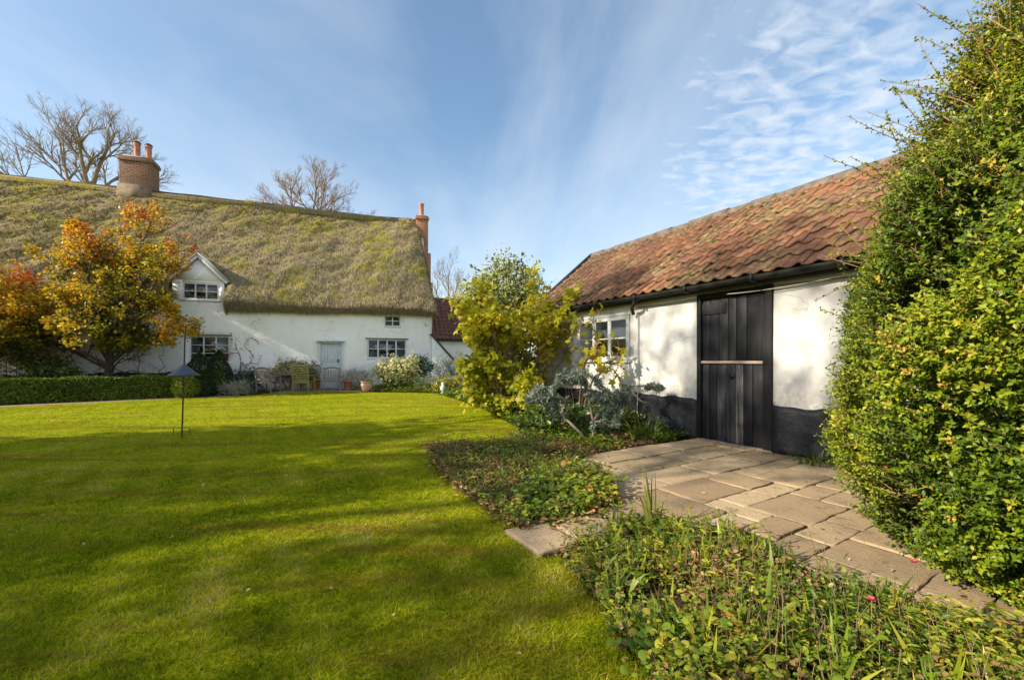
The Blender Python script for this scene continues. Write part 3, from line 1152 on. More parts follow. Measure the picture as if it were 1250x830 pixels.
# ================================================================== barn
def build_barn():
    B = empty('barn', BARN_O, BARN_R, 'low white barn with a red pantiled roof, black plinth and black stable door', 'barn')
    X0, X1 = -5.62, 5.6
    D = 3.95
    # walls
    w = MB()
    holes = [(-1.10, .07, 0.0, 2.36), (-4.12, -2.56, 1.30, 2.19)]
    wall_grid(w, X0, X1, 0, 2.48, holes, 0.0, .24, .2, .014, 4)
    # gables and back
    gx = [(0.0, 0), (D, 0), (D, 2.48), (D / 2, 4.12), (0.0, 2.48)]
    for xa, xb in ((X0, X0 + .24), (X1 - .24, X1)):
        n = len(gx)
        v = [(xa, y + (.242 if y == 0 else 0), z) for y, z in gx] + [(xb, y + (.242 if y == 0 else 0), z) for y, z in gx]
        f = [tuple(range(n))[::-1], tuple(range(n, 2 * n))]
        for i in range(n):
            j = (i + 1) % n
            f.append((i, j, j + n, i + n))
        w.add(v, f)
    w.box((X0 + .245, D - .24, 0), (X1 - .245, D, 2.48))
    w.build('wall', MT['barnwall'], B)
    # plinth proud of the wall, wavy top edge
    for xa, xb in ((X0 - .012, -1.10), (.07, X1)):
        p = MB()
        n = int((xb - xa) / .1)
        xs = np.linspace(xa, xb, n + 1)
        zs = np.linspace(0, .66, 9)
        X, Z = np.meshgrid(xs, zs, indexing='ij')
        P = np.stack([X, np.zeros_like(X), Z], -1).reshape(-1, 3)
        d = lump(P, 4, .35, 3).reshape(X.shape) * .014 + lump(P, 12, 1.6, 3).reshape(X.shape) * .008
        top = lump(np.stack([xs, xs * 0, xs * 0], -1), 7, .7, 3) * .035 + lump(np.stack([xs, xs * 0, xs * 0], -1), 17, 3.1, 2) * .014
        Z = Z + (Z / .66) * top[:, None]
        O = np.stack([X, d - .020 - .02 * (1 - Z / .66), Z], -1)
        I = np.stack([X, np.full_like(X, .03), Z], -1)
        p.slab(O, I, np.ones((len(xs) - 1, len(zs) - 1), bool))
        p.build('plinth', MT['plinth'], B, smooth=False)
    # window
    window(B, -4.10, -2.58, 1.31, 2.18, 3, 2, -.012, MT['white'], .075, .03, .085, (.05, .055, MT['white']), (.04, .012, MT['white']), .36)
    # stable door
    d = MB()
    g = rng_(3)
    # frame posts and head
    d.box((-1.10, -.03, 0.0), (-1.03, .12, 2.36), .5)
    d.box((-.055, -.045, 0.0), (.07, .12, 2.36), .4)
    d.box((-1.03, -.02, 2.28), (-.055, .12, 2.36), .5)
    dr = d.build('stable_door', MT['post'], B, bevel=.006)
    for nm, z0, z1 in (('lower_leaf', .05, 1.245), ('upper_leaf', 1.30, 2.272)):
        lf = MB()
        xs = [-1.025]
        while xs[-1] < -.2:
            xs.append(xs[-1] + .115 + .05 * g.random())
        xs[-1] = -.062
        for i, (a, b) in enumerate(zip(xs[:-1], xs[1:])):
            dz = 0
            lf.box((a + .003, .012 + .006 * g.random(), z0 + .008 * g.random()), (b - .003, .05, z1 - .004 * g.random()), float(np.clip(.45 + .22 * g.normal(), 0, 1)))
        # backing so no light comes through the cracks
        lf.box((-1.02, .052, z0 + .01), (-.07, .075, z1 - .01), .2)
        if nm == 'upper_leaf':
            lf.box((-1.022, -.002, z1 - .245), (-.62, .0105, z1 - .07), .45)
        l = lf.build(nm, MT['blackdoor'], dr, bevel=.004)
    r = MB()
    r.box((-1.026, -.022, 1.252), (-.06, .03, 1.295))
    r.build('rail', MT['rail'], dr, bevel=.004)
    h = MB()
    h.box((-.56, .000, 1.02), (-.50, .0115, 1.10))
    h.tube([(-.56, -.006, 1.06), (-.47, -.008, 1.065)], .007, 6)
    h.build('latch', MT['iron'], dr)
    # threshold
    t = MB()
    t.box((-1.10, -.05, 0.0), (.07, .2, .045))
    t.build('threshold', MT['dkwood'], dr, bevel=.01)
    # roof
    ye, ze, yr, zr = -.24, 2.52, D / 2, 4.29
    rf = MB()
    s, nrm, L = pantiles(rf, X0 - .14, X1 + .12, ye, ze, yr, zr, .225, .29, 11, .022, .55)
    # underlay boards and the back slope
    rx0, rx1 = X0 - .13, X1 + .10
    th = .05
    o1 = np.array([[(x, ye + .02, ze - .045), (x, yr, zr - .065)] for x in (rx0, rx1)])
    rf.slab(o1, o1 - nrm * th, np.ones((1, 1), bool))
    o2 = np.array([[(x, yr, zr + .0), (x, 2 * yr - ye, ze + .0)] for x in (rx0, rx1)])
    rf.slab(o2, o2 - np.array([0, s[2], s[1]]) * .1, np.ones((1, 1), bool))
    roof = rf.build('roof', MT['pantile'], B, smooth=False)
    # ridge tiles
    rt = MB()
    g = rng_(21)
    x = rx0 - .02
    while x < rx1:
        ln = .44
        a = np.linspace(-.35, math.pi + .35, 9)
        rad = .135
        dz = g.normal(0, .008)
        P = []
        for xx in (x, x + ln):
            for rr in (rad, rad - .02):
                P.append(np.stack([np.full(9, xx), yr + np.cos(a) * rr, zr - .055 + dz + np.sin(a) * rr * .9], -1))
        V = np.concatenate(P)
        F = []
        for b in range(8):
            F += [(b, 18 + b, 19 + b, b + 1), (9 + b, 10 + b, 28 + b, 27 + b), (b, b + 1, 10 + b, 9 + b), (18 + b, 27 + b, 28 + b, 19 + b)]
        rt.add(V, F, g.random())
        x += ln + .008
    rt.build('ridge_tiles', MT['ridgetile'], roof, smooth=False)
    # moss cushions along the tile edges
    ms = MB()
    g = rng_(77)
    n = 1500
    xs = g.uniform(X0, X1, n)
    row = g.integers(0, 9, n)
    ss = row * (L / round(L / .29 + .49)) + g.normal(.02, .03, n)
    ss = g.uniform(0, 1, n) ** .8 * L
    keep = lump(np.stack([xs, ss, ss * 0], -1), 31, .35, 3) + .4 * (g.random(n) - .5) > .06
    xs, ss = xs[keep], np.round(ss[keep] / .287) * .287 + g.normal(0, .03, keep.sum())
    ss = np.clip(ss, 0, L - .1)
    P = np.stack([xs, ye + ss * s[1], ze + ss * s[2]], -1) + nrm * (.028 + .012 * g.random((len(xs), 1)))
    a = np.linspace(0, 2 * math.pi, 7)[:-1]
    tv = np.array([(math.cos(t), math.sin(t) * .75, 0) for t in a] + [(math.cos(t) * .6, math.sin(t) * .45, .42) for t in a] + [(0, 0, .55)])
    tf = [(i, (i + 1) % 6, 6 + (i + 1) % 6) for i in range(6)] + [(i, 6 + (i + 1) % 6, 6 + i) for i in range(6)] + [(6 + i, 6 + (i + 1) % 6, 12) for i in range(6)]
    rd = rand_dirs(g, len(xs))
    ms.inst((tv, np.array(tf)), P, np.tile((1.0, 0, 0), (len(xs), 1)) + rd * .5, np.tile(nrm, (len(xs), 1)), g.uniform(.012, .042, len(xs)), g.random(len(xs)))
    tag(ms.build('moss', MT['moss'], roof, smooth=True), kind='stuff')
    # fascia, bargeboards
    fb = MB()
    fb.box((X0 - .02, -.15, 2.36), (X1, -.10, 2.53))
    fb.box((X0 - .02, -.098, 2.472), (X1, -.005, 2.50))
    fb.build('fascia', MT['fascia'], B, bevel=.004)
    bb = MB()
    for sgn, (ya, yb) in ((1, (ye - .02, yr)), (-1, (2 * yr - ye + .02, yr))):
        bb.bar((X0 - .15, ya, ze - .06), (X0 - .15, yb - sgn * .03, zr - .03), .03, .20)
    bb.build('bargeboard', MT['fascia'], B)
    # half-round gutter
    gt = MB()
    a = np.linspace(math.pi, 2 * math.pi, 9)
    n = 40
    xs = np.linspace(X0 - .1, X1, n)
    wob = lump(np.stack([xs, xs * 0, xs * 0], -1), 3, .25, 2) * .010
    yc, zc, rad = -.235, 2.475, .075
    O = np.stack([np.stack([np.full(9, x), yc + np.cos(a) * rad, zc + wb + np.sin(a) * rad], -1) for x, wb in zip(xs, wob)])
    I = np.stack([np.stack([np.full(9, x), yc + np.cos(a) * (rad - .009), zc + wb + np.sin(a) * (rad - .009) + .001], -1) for x, wb in zip(xs, wob)])
    gt.slab(O, I, np.ones((n - 1, 8), bool))
    gut = gt.build('gutter', MT['gutter'], B)
    for x in np.arange(X0 + .3, X1, 1.05):
        bk = MB()
        bk.box((x - .02, -.318, 2.385), (x + .02, -.15, 2.40))
        bk.box((x - .02, -.33, 2.385), (x + .02, -.319, 2.50))
        bk.build('gutter_bracket', MT['iron'], gut)
    # swan-neck stub and thin pipe below it, by the window
    pp = MB()
    pts = [(-2.22, -.235, 2.40), (-2.24, -.235, 2.34), (-2.32, -.20, 2.29), (-2.38, -.13, 2.25), (-2.39, -.08, 2.17)]
    pp.tube(pts, .032, 10)
    pp.build('downpipe', MT['gutter'], B, smooth=True)
    pp = MB()
    pp.tube([(-2.33, -.02, 2.16), (-2.335, -.022, 1.6), (-2.32, -.024, 1.1), (-2.325, -.05, .5), (-2.32, -.06, .02)], .010, 6)
    pp.build('pipe', MT['cable'], B, smooth=True)
    # slack cables under the eave
    cb = MB()
    t = np.linspace(0, 1, 24)
    cb.tube(np.stack([-.55 + 2.1 * t, np.full(24, -.085), 2.30 - .22 * t * (1 - t) + .10 * t], -1), .006, 5)
    cb.build('cable', MT['cable'], B, smooth=True)
    cb = MB()
    cb.tube(np.stack([-2.35 + 4.2 * t, np.full(24, -.045), 2.30 - .05 * np.sin(t * 9) * .4 + .02 * t], -1), .006, 5)
    cb.build('cable', MT['gutter'], B, smooth=True)
    # floor so the inside is dark earth
    return B


build_barn()

# ================================================================== cottage
COT_O = (-8.25, 18.70, 0)
COT_R = R(20)
cx_ = np.array([math.cos(COT_R), math.sin(COT_R)])
cy_ = np.array([-math.sin(COT_R), math.cos(COT_R)])


def cot(x, y):
    return np.array(COT_O[:2]) + x * cx_ + y * cy_


def chimney(parent, x0, x1, y0, y1, z0, z1, mat, cap_mat, pots, steps=()):
    c = MB()
    c.box((x0, y0, z0), (x1, y1, z1 - .22))
    # corbelled head
    c.box((x0 - .05, y0 - .05, z1 - .22), (x1 + .05, y1 + .05, z1 - .08))
    c.box((x0 - .02, y0 - .02, z1 - .08), (x1 + .02, y1 + .02, z1))
    for (a, b, cc, d, e, f) in steps:
        c.box((a, b, cc), (d, e, f))
    ch = c.build('chimney', mat, parent, bevel=.012)
    fl = MB()
    xm, ym = (x0 + x1) / 2, (y0 + y1) / 2
    fl.prism([(x0 + .05, z1), (x1 - .05, z1), (x1 - .15, z1 + .06), (x0 + .15, z1 + .06)], y0 + .05, y1 - .05)
    fl.build('mortar_bed', cap_mat, ch)
    for (px, r, h, topcap) in pots:
        p = MB()
        p.lathe([(r * .8, 0), (r * 1.0, 0), (r * 1.0, .08), (r * .88, .11), (r * .86, h - .12), (r * 1.0, h - .09), (r * 1.02, h - .02), (r * .94, h), (r * .7, h), (r * .68, .0)], (px, ym, z1 + .03), 18)
        pt = p.build('chimney_pot', MT['potclay'], ch, smooth=True)
        if topcap:
            p = MB()
            p.lathe([(0.001, 0), (r * 1.12, 0), (r * 1.15, .03), (r * 1.0, .05), (r * .4, .10), (.001, .115)], (px, ym, z1 + .035 + h), 16)
            for a in range(4):
                an = a * math.pi / 2 + .4
                p.box((px + math.cos(an) * r * .75 - .012, ym + math.sin(an) * r * .75 - .012, z1 + h + .0), (px + math.cos(an) * r * .75 + .012, ym + math.sin(an) * r * .75 + .012, z1 + h + .04))
            p.build('cowl', MT['iron'], ch)
    return ch


def build_cottage():
    C = empty('thatched_cottage', COT_O, COT_R, 'long white cottage under a steep mossy thatched roof with two brick chimneys', 'cottage')
    X0, X1 = -19.0, 4.58
    D = 6.8
    W = {'left': (-5.30, -3.90, 1.22, 2.32), 'right': (1.60, 3.36, 1.40, 2.30), 'small': (2.36, 3.10, 2.92, 3.44), 'door': (-.46, .52, 0.0, 2.14),
         'dorm': (-5.52, -4.26, 3.80, 4.50)}
    holes = [W['left'], W['right'], W['small'], W['door']]
    w = MB()
    wall_grid(w, X0, X1, 0, 3.78, holes, 0.0, .3, .22, .03, 5)
    # gables and back wall
    gp = [(.303, 0), (D, 0), (D, 3.6), (D / 2, 8.7), (.303, 3.6)]
    for xa, xb in ((X0, X0 + .3), (X1 - .3, X1 - .004)):
        n = len(gp)
        v = [(xa, y, z) for y, z in gp] + [(xb, y, z) for y, z in gp]
        f = [tuple(range(n))[::-1], tuple(range(n, 2 * n))]
        for i in range(n):
            j = (i + 1) % n
            f.append((i, j, j + n, i + n))
        w.add(v, f)
    w.box((X0 + .303, D - .3, 0), (X1 - .303, D - .003, 3.6))
    # inner floor and partition keep the rooms dark
    w.box((X0 + .31, .31, 2.62), (X1 - .31, D - .31, 2.72))
    w.build('wall', MT['wall'], C)
    # --- thatch
    DX0, DX1 = -6.0, -3.94
    nx, nt_ = 190, 44
    xs = np.linspace(X0 - .1, 4.72, nx + 1)
    # snap to dormer sides
    for v in (DX0, DX1):
        xs[np.argmin(abs(xs - v))] = v
    ts = np.linspace(0, 1, nt_ + 1)
    ye, yr, zr = -.46, 3.4, 9.22
    def surf(T, X, off):
        ze = 3.80 + .05 * np.sin(X * .5)
        y = ye + T * (yr - ye)
        z = ze + T * (zr - ze)
        # old roof: slight belly and rounded eave
        z = z + .10 * np.sin(T * math.pi) - .22 * np.exp(-(T / .035) ** 2) * 0
        return y, z
    X, T = np.meshgrid(xs, ts, indexing='ij')
    # the verge leans in towards the ridge end
    k = np.clip((X - 2.5) / (4.72 - 2.5), 0, 1)
    Xs = X - k * T * .52
    Y, Z = surf(T, X, 0)
    P = np.stack([Xs, Y, Z], -1)
    L = math.hypot(yr - ye, zr - 3.8)
    nrm = np.array([0, -(zr - 3.8) / L, (yr - ye) / L])
    b = lump(P.reshape(-1, 3), 41, .16, 2).reshape(X.shape) * .10 + lump(P.reshape(-1, 3), 42, .55, 3).reshape(X.shape) * .06
    b2 = np.random.default_rng(4).normal(0, .012, X.shape)
    edge = np.clip((4.72 - X) / .5, 0, 1) ** .5
    rise = np.exp(-((X - DX1) / .55) ** 2) * (X > DX1) * np.exp(-(T / .22) ** 2) * .10
    O = P + nrm * (b + b2 + .05 * edge - .06 + rise)[..., None]
    I = P - nrm * .36
    I[..., 1] = np.minimum(I[..., 1] + 0, yr)
    # the eave is cut back under
    I[:, 0, 1] = -.10
    I[:, 0, 2] = 3.42 + .05 * np.sin(xs * .5) + .02 * np.sin(xs * 2.3)
    I[:, 1, 1] = np.maximum(I[:, 1, 1], .05)
    mask = np.ones((nx, nt_), bool)
    cx = (xs[:-1] + xs[1:]) / 2
    ct = (ts[:-1] + ts[1:]) / 2
    zc = 3.8 + ct * (zr - 3.8)
    for i in range(nx):
        if DX0 < cx[i] < DX1:
            hw = (DX1 - DX0) / 2
            d = abs(cx[i] - (DX0 + DX1) / 2) / hw
            mask[i, zc < 4.55 + 1.05 * (1 - d)] = False
    th = MB()
    th.slab(O, I, mask)
    # back slope
    bk = np.array([[(x, yr, zr - .02), (x, 2 * yr - ye, 3.7)] for x in (X0 - .1, 4.25)])
    th.slab(bk, bk - np.array([0, (zr - 3.8) / L, (yr - ye) / L]) * .35, np.ones((1, 1), bool))
    roof = th.build('thatch', MT['thatch'], C, smooth=True)
    # straw strands over the surface and a fringe at the eave
    g = rng_(55)
    n = 120000
    u = g.uniform(X0, 4.72, n)
    u = np.where(g.random(n) < .85, g.uniform(-13.5, 4.72, n), u)
    t = g.random(n)
    i = np.clip(np.searchsorted(xs, u) - 1, 0, nx - 1)
    j = np.clip((t * nt_).astype(int), 0, nt_ - 1)
    ok = mask[i, j]
    u, t, i, j = u[ok], t[ok], i[ok], j[ok]
    fu = ((u - xs[i]) / (xs[i + 1] - xs[i]))[:, None]
    ft = (t * nt_ - j)[:, None]
    Pp = (O[i, j] * (1 - fu) + O[i + 1, j] * fu) * (1 - ft) + (O[i, j + 1] * (1 - fu) + O[i + 1, j + 1] * fu) * ft
    n = len(Pp)
    down = -np.array([0, (yr - ye) / L, (zr - 3.8) / L])
    dirs = norm(down[None] + nrm[None] * g.uniform(.02, .26, (n, 1)) + g.normal(0, .10, (n, 3)))
    sm = MB()
    sm.inst(STRAW, Pp + nrm * -.01, dirs, np.tile(nrm, (n, 1)) + g.normal(0, .5, (n, 3)), g.uniform(.08, .20, n), np.clip(g.normal(.5, .27, n), 0, 1))
    sm.build('straw', MT['strands'], roof)
    sm = MB()
    # fringe: on the cut end of the eave
    n = 26000
    u = g.uniform(-14, 4.72, n)
    u = u[~((u > DX0) & (u < DX1))]
    n = len(u)
    f = g.random(n)
    i = np.clip(np.searchsorted(xs, u) - 1, 0, nx - 1)
    A = O[i, 0] * (1 - f[:, None]) + I[i, 0] * f[:, None]
    A[:, 0] = u
    A[:, 1] -= .01
    dd = norm(np.array([0, -.25, -1.0])[None] + g.normal(0, .16, (n, 3)))
    sm.inst(STRAW, A + np.array([0, 0, .05]), dd, np.tile((0, -1.0, .2), (n, 1)) + g.normal(0, .4, (n, 3)), g.uniform(.08, .17, n), np.clip(g.normal(.58, .25, n), 0, 1))
    # verge fringe at the right-hand gable end and round the dormer cheek
    n = 9000
    t = g.random(n)
    j = np.clip((t * nt_).astype(int), 0, nt_ - 1)
    f = g.random((n, 1))
    A = O[nx, j] * (1 - f) + I[nx, j] * f
    dd = norm(down[None] + np.array([.25, 0, 0])[None] + g.normal(0, .18, (n, 3)))
    sm.inst(STRAW, A, dd, np.tile((1.0, 0, 0), (n, 1)) + g.normal(0, .4, (n, 3)), g.uniform(.1, .25, n), np.clip(g.normal(.4, .25, n), 0, 1))
    n = 5000
    i1 = int(np.argmin(abs(xs - DX1)))
    t = g.uniform(0, .16, n)
    j = np.clip((t * nt_).astype(int), 0, nt_ - 1)
    f = g.random((n, 1))
    A = O[i1, j] * (1 - f) + I[i1, j] * f
    dd = norm(np.array([0, -.1, -1.0])[None] + np.array([-.12, -.2, 0])[None] + g.normal(0, .15, (n, 3)))
    sm.inst(STRAW, A, dd, np.tile((-1.0, -.4, 0), (n, 1)) + g.normal(0, .4, (n, 3)), g.uniform(.1, .25, n), np.clip(g.normal(.65, .22, n), 0, 1))
    sm.build('eave_fringe', MT['fringe'], roof)
    # ridge capping
    rc = MB()
    prof = [(-.20, -.24), (-.17, -.19), (-.08, -.03), (0, .015), (.08, -.02), (.25, -.27)]
    nxr = 90
    xr = np.linspace(X0, 4.22, nxr)
    wv = lump(np.stack([xr, xr * 0, xr * 0], -1), 8, .2, 3) * .05
    O2 = np.stack([np.stack([np.full(6, x), yr + np.array([p[0] for p in prof]), zr + w_ + np.array([p[1] for p in prof])], -1) for x, w_ in zip(xr, wv)])
    I2 = O2 - np.array([0, 0, .10])
    rc.slab(O2, I2, np.ones((nxr - 1, 5), bool))
    rc.build('ridge_cap', MT['ridge'], roof, smooth=True)
    # --- chimneys
    z1 = 10.62
    fl = [(-9.52, 2.72, 9.0, -7.68, 3.95, 9.32)]
    ch = chimney(C, -8.98, -7.78, 3.22, 4.0, 8.2, z1, MT['brick'], MT['lead'], [(-8.48, .135, .74, True), (-8.05, .135, .70, True)])
    f2 = MB()
    f2.prism([(-9.06, 8.50), (-7.70, 8.50), (-7.78, 9.30), (-8.98, 9.30)], 3.08, 3.216)
    f2.build('flashing', simple('tan_mortar', (.16, .12, .075), .9, 5, .4, .02), ch)
    chimney(C, 4.20, 4.86, 3.05, 3.70, 4.5, 9.42, MT['brick_orange'], MT['lead'], [(4.53, .15, .74, False)],
            steps=[(4.59, 2.6, 0, 5.05, 4.15, 5.6), (4.59, 2.85, 5.6, 4.98, 3.9, 7.3)])
    # --- dormer
    dm = MB()
    zc0, zap = 4.58, 5.62
    fx0, fx1 = -5.86, -4.08
    wx0, wx1, wz0, wz1 = W['dorm']
    # front wall round the window, flush with the facade
    dm.box((fx0, -.02, 3.783), (wx0, .2, zc0))
    dm.box((wx1, -.02, 3.783), (fx1, .2, zc0))
    dm.box((wx0, -.02, wz1), (wx1, .2, zc0))
    dm.prism([(fx0, zc0 + .002), (fx1, zc0 + .002), ((fx0 + fx1) / 2, zap - .12)], -.018, .2)
    # cheeks
    dm.box((fx0, .203, 3.5), (fx0 + .1, 1.6, zc0))
    dm.box((fx1 - .1, .203, 3.5), (fx1, 1.6, zc0))
    dor = dm.build('dormer', MT['wall'], C)
    window(dor, wx0, wx1, wz0, wz1, 3, 2, -.02, MT['white'], .06, .03, .05, (.10, .06, MT['white']), None, .42)
    db = MB()
    xm = (fx0 + fx1) / 2
    for sg in (-1, 1):
        a = Vector((xm, -.10, zap + .02))
        e = Vector((xm + sg * 1.04, -.10, zc0 - .03))
        db.bar(a + Vector((sg * .001, 0, 0)), e, .05, .17, .5, up=(0, 0, 1))
    db.build('bargeboard', MT['white'], dor, bevel=.006)
    dr = MB()
    for sg in (-1, 1):
        q = np.array([[(xm, -.16, zap + .10), (xm, 1.9, zap + .10)], [(xm + sg * 1.09, -.16, zc0 + .03), (xm + sg * 1.09, 1.3, zc0 + .03)]])
        if sg < 0:
            q = q[::-1]
        dr.slab(q, q - np.array([0, 0, .05]), np.ones((1, 1), bool))
    dr.build('dormer_roof', MT['lead'], dor)
    # --- windows and door of the front
    window(C, *W['left'], 3, 3, .05, MT['white'], .05, .026, .045, (.06, .09, MT['wall']), (.10, .07, MT['dkwood']), None, True)
    window(C, *W['right'], 4, 2, .05, MT['bluegrey'], .06, .03, .07, (.05, .10, MT['bluegrey']), (.09, .08, MT['dkwood']))
    window(C, *W['small'], 2, 2, .05, MT['bluegrey'], .05, .026, .05, (.03, .07, MT['bluegrey']))
    d = MB()
    d.box((-.46, -.04, 0), (-.39, .14, 2.14))
    d.box((.45, -.04, 0), (.52, .14, 2.14))
    d.box((-.39, -.04, 2.06), (.45, .14, 2.14))
    d.box((-.39, .085, .03), (.45, .13, 2.06), .5)
    for a, b, z0, z1_ in ((-.385, .445, .04, 1.10), (-.385, .445, 1.16, 2.05)):
        n = 6
        for i in range(n):
            xa, xb = a + (b - a) * i / n, a + (b - a) * (i + 1) / n
            d.box((xa + .003, .05, z0), (xb - .003, .084, z1_))
    d.box((-.385, .04, 1.10), (.445, .084, 1.16))
    do = d.build('door', MT['bluegrey'], C, bevel=.004)
    h = MB()
    h.lathe([(.001, 0), (.025, 0), (.03, .02), (.02, .04), (.001, .045)], (.33, .03, 1.28), 10)
    h.box((.30, .035, 1.22), (.36, .051, 1.36))
    h.build('handle', MT['iron'], do)
    l = MB()
    l.box((-.56, -.20, 2.145), (.60, .02, 2.20))
    l.build('lintel', MT['bluegrey'], do, bevel=.006)
    # raking wing wall at the right end with a black coping
    b = MB()
    b.prism([(4.582, 0), (5.98, 0), (5.98, .95), (4.582, 2.48)], -.02, .28)
    bw = b.build('wing_wall', MT['wall'], C, bevel=.02)
    b = MB()
    b.bar((4.52, .13, 2.60), (6.12, .13, .86), .42, .07)
    b.build('coping', MT['iron'], bw)
    # small wall lamp box under the eave at the right end
    b = MB()
    b.box((4.25, -.11, 3.02), (4.37, .0, 3.24))
    b.build('alarm_box', MT['white'], C, bevel=.01)
    return C


build_cottage()


def build_annexe():
    o = cot(4.75, 2.35)
    A = empty('tiled_annexe', (o[0], o[1], 0), COT_R, 'low white annexe with a dark red pantile roof, beyond the thatched gable end', 'outbuilding')
    W, D = 5.4, 4.2
    w = MB()
    wall_grid(w, 0, W, 0, 2.62, [], 0.0, .2, .25, .02, 9)
    gp = [(.203, 0), (D, 0), (D, 2.5), (D / 2, 4.7), (.203, 2.5)]
    for xa, xb in ((0, .2), (W - .2, W)):
        n = len(gp)
        v = [(xa, y, z) for y, z in gp] + [(xb, y, z) for y, z in gp]
        f = [tuple(range(n))[::-1], tuple(range(n, 2 * n))]
        for i in range(n):
            j = (i + 1) % n
            f.append((i, j, j + n, i + n))
        w.add(v, f)
    w.box((.205, D - .2, 0), (W - .205, D, 2.5))
    w.build('wall', MT['wall'], A)
    r = MB()
    ye, ze, yr, zr = -.25, 2.50, D / 2, 5.0
    s, nrm, L = pantiles(r, -.2, W + .15, ye, ze, yr, zr, .25, .31, 61, .028)
    o1 = np.array([[(x, ye + .02, ze - .05), (x, yr, zr - .07)] for x in (-.18, W + .12)])
    r.slab(o1, o1 - nrm * .05, np.ones((1, 1), bool))
    o2 = np.array([[(x, yr, zr), (x, 2 * yr - ye, ze)] for x in (-.18, W + .12)])
    r.slab(o2, o2 - np.array([0, s[2], s[1]]) * .1, np.ones((1, 1), bool))
    rf = r.build('roof', MT['pantile_dark'], A)
    t = MB()
    x = -.2
    a = np.linspace(-.3, math.pi + .3, 8)
    while x < W:
        V = np.concatenate([np.stack([np.full(8, xx), yr + np.cos(a) * .13, zr - .05 + np.sin(a) * .12], -1) for xx in (x, x + .43)])
        t.add(V, np.array([(b, b + 8, b + 9, b + 1) for b in range(7)]))
        x += .44
    t.build('ridge_tiles', MT['ridgetile'], rf)
    g = MB()
    g.tube([(-.2, -.28, 2.42), (W + .1, -.28, 2.42)], .06, 8)
    g.build('gutter', MT['gutter'], A, smooth=True)


build_annexe()

# ================================================================== plant skeletons
def grow(roots, attractors, g, step=.25, curve=.35, jitter=.05, dirw=.6, order_c=None):
    """roots: list of polylines; returns pos, parent"""
    pos, par, dr = [], [], []
    for poly in roots:
        p = -1
        for i, q in enumerate(poly):
            pos.append(np.array(q, float))
            par.append(p)
            d = np.array(poly[min(i + 1, len(poly) - 1)]) - np.array(poly[max(i - 1, 0)])
            dr.append(d / (np.linalg.norm(d) + 1e-9))
            p = len(pos) - 1
    N0 = len(pos)
    cap = N0 + len(attractors) * 40
    Pa = np.zeros((cap, 3))
    Da = np.zeros((cap, 3))
    Par = np.full(cap, -1)
    Pa[:N0] = pos
    Da[:N0] = dr
    Par[:N0] = par
    n = N0
    c = Pa[N0 - 1] if order_c is None else np.array(order_c)
    order = np.argsort(np.linalg.norm(attractors - c, axis=1))
    tips = []
    for k in order:
        a = attractors[k]
        v = a - Pa[:n]
        d = np.linalg.norm(v, axis=1) + 1e-6
        cs = (v * Da[:n]).sum(1) / d
        cost = d * (1 + dirw * (1 - cs))
        i = int(np.argmin(cost))
        L = d[i]
        if L < .02:
            continue
        m = int(min(max(2, math.ceil(L / step)), 30))
        p0, d0 = Pa[i], Da[i]
        c1 = p0 + d0 * L * curve + g.normal(0, jitter, 3) * L
        prev = i
        for s in range(1, m + 1):
            t = s / m
            q = (1 - t) ** 2 * p0 + 2 * t * (1 - t) * c1 + t * t * a
            if s < m:
                q = q + g.normal(0, jitter * .35, 3) * L * .5
            if n >= cap:
                break
            Pa[n] = q
            dd = q - Pa[prev]
            Da[n] = dd / (np.linalg.norm(dd) + 1e-9)
            Par[n] = prev
            prev = n
            n += 1
        tips.append(prev)
    return Pa[:n], Par[:n], Da[:n], np.array(tips)


def skin(m, P, par, tips, r_tip, expo=2.3, rmax=None, sides_big=8, rnd=.5):
    n = len(P)
    w = np.zeros(n)
    w[tips] = 1
    for i in range(n - 1, -1, -1):
        if par[i] >= 0:
            w[par[i]] += w[i]
    w = np.maximum(w, .5)
    r = r_tip * w ** (1 / expo)
    if rmax:
        r = np.minimum(r, rmax)
    main = np.full(n, -1)
    best = np.zeros(n)
    for i in range(n):
        p = par[i]
        if p >= 0 and w[i] > best[p]:
            best[p] = w[i]
            main[p] = i
    for i in range(n):
        p = par[i]
        if p >= 0 and main[p] == i:
            continue
        chain = [i]
        while main[chain[-1]] >= 0:
            chain.append(main[chain[-1]])
        pts = P[chain]
        rr = r[chain].copy()
        rr[-1] *= .5
        if p >= 0:
            pts = np.concatenate([P[p][None], pts])
            rr = np.concatenate([[rr[0]], rr])
        if len(pts) < 2:
            continue
        big = rr.max()
        sd = sides_big if big > r_tip * 5 else (5 if big > r_tip * 2 else 3)
        m.tube(pts, rr, sd, rnd, cap=False)
    return r


def ellipsoid_pts(g, n, c, rad, shell=.0, lo=-1.0, lump_seed=None, lump_amp=.2, lump_f=.35):
    d = rand_dirs(g, n * 3)
    d = d[d[:, 2] > lo][:n]
    r = (shell + (1 - shell) * g.random(len(d))) ** (1 / 2.2)
    if lump_seed is not None:
        r *= 1 + lump_amp * lump(d * 2, lump_seed, lump_f, 2)
    return np.array(c) + d * r[:, None] * np.array(rad)


def leaves_at(m, g, P, spread, per, size, tmpl, rndf, droop=.4, out_c=None, size_var=.35):
    """per leaves round each point"""
    n = len(P) * per
    Q = np.repeat(P, per, axis=0) + g.normal(0, 1, (n, 3)) * spread
    X = rand_dirs(g, n)
    X[:, 2] -= droop
    Z = rand_dirs(g, n) * .8 + np.array([0, 0, 1.0])
    if out_c is not None:
        o = norm(Q - np.array(out_c))
        Z = Z * .6 + o * .9
    r = np.clip(rndf(Q) + g.normal(0, .13, n), 0, 1)
    m.inst(tmpl, Q, X, Z, size * np.clip(1 + size_var * g.normal(size=n), .4, 1.8), r)


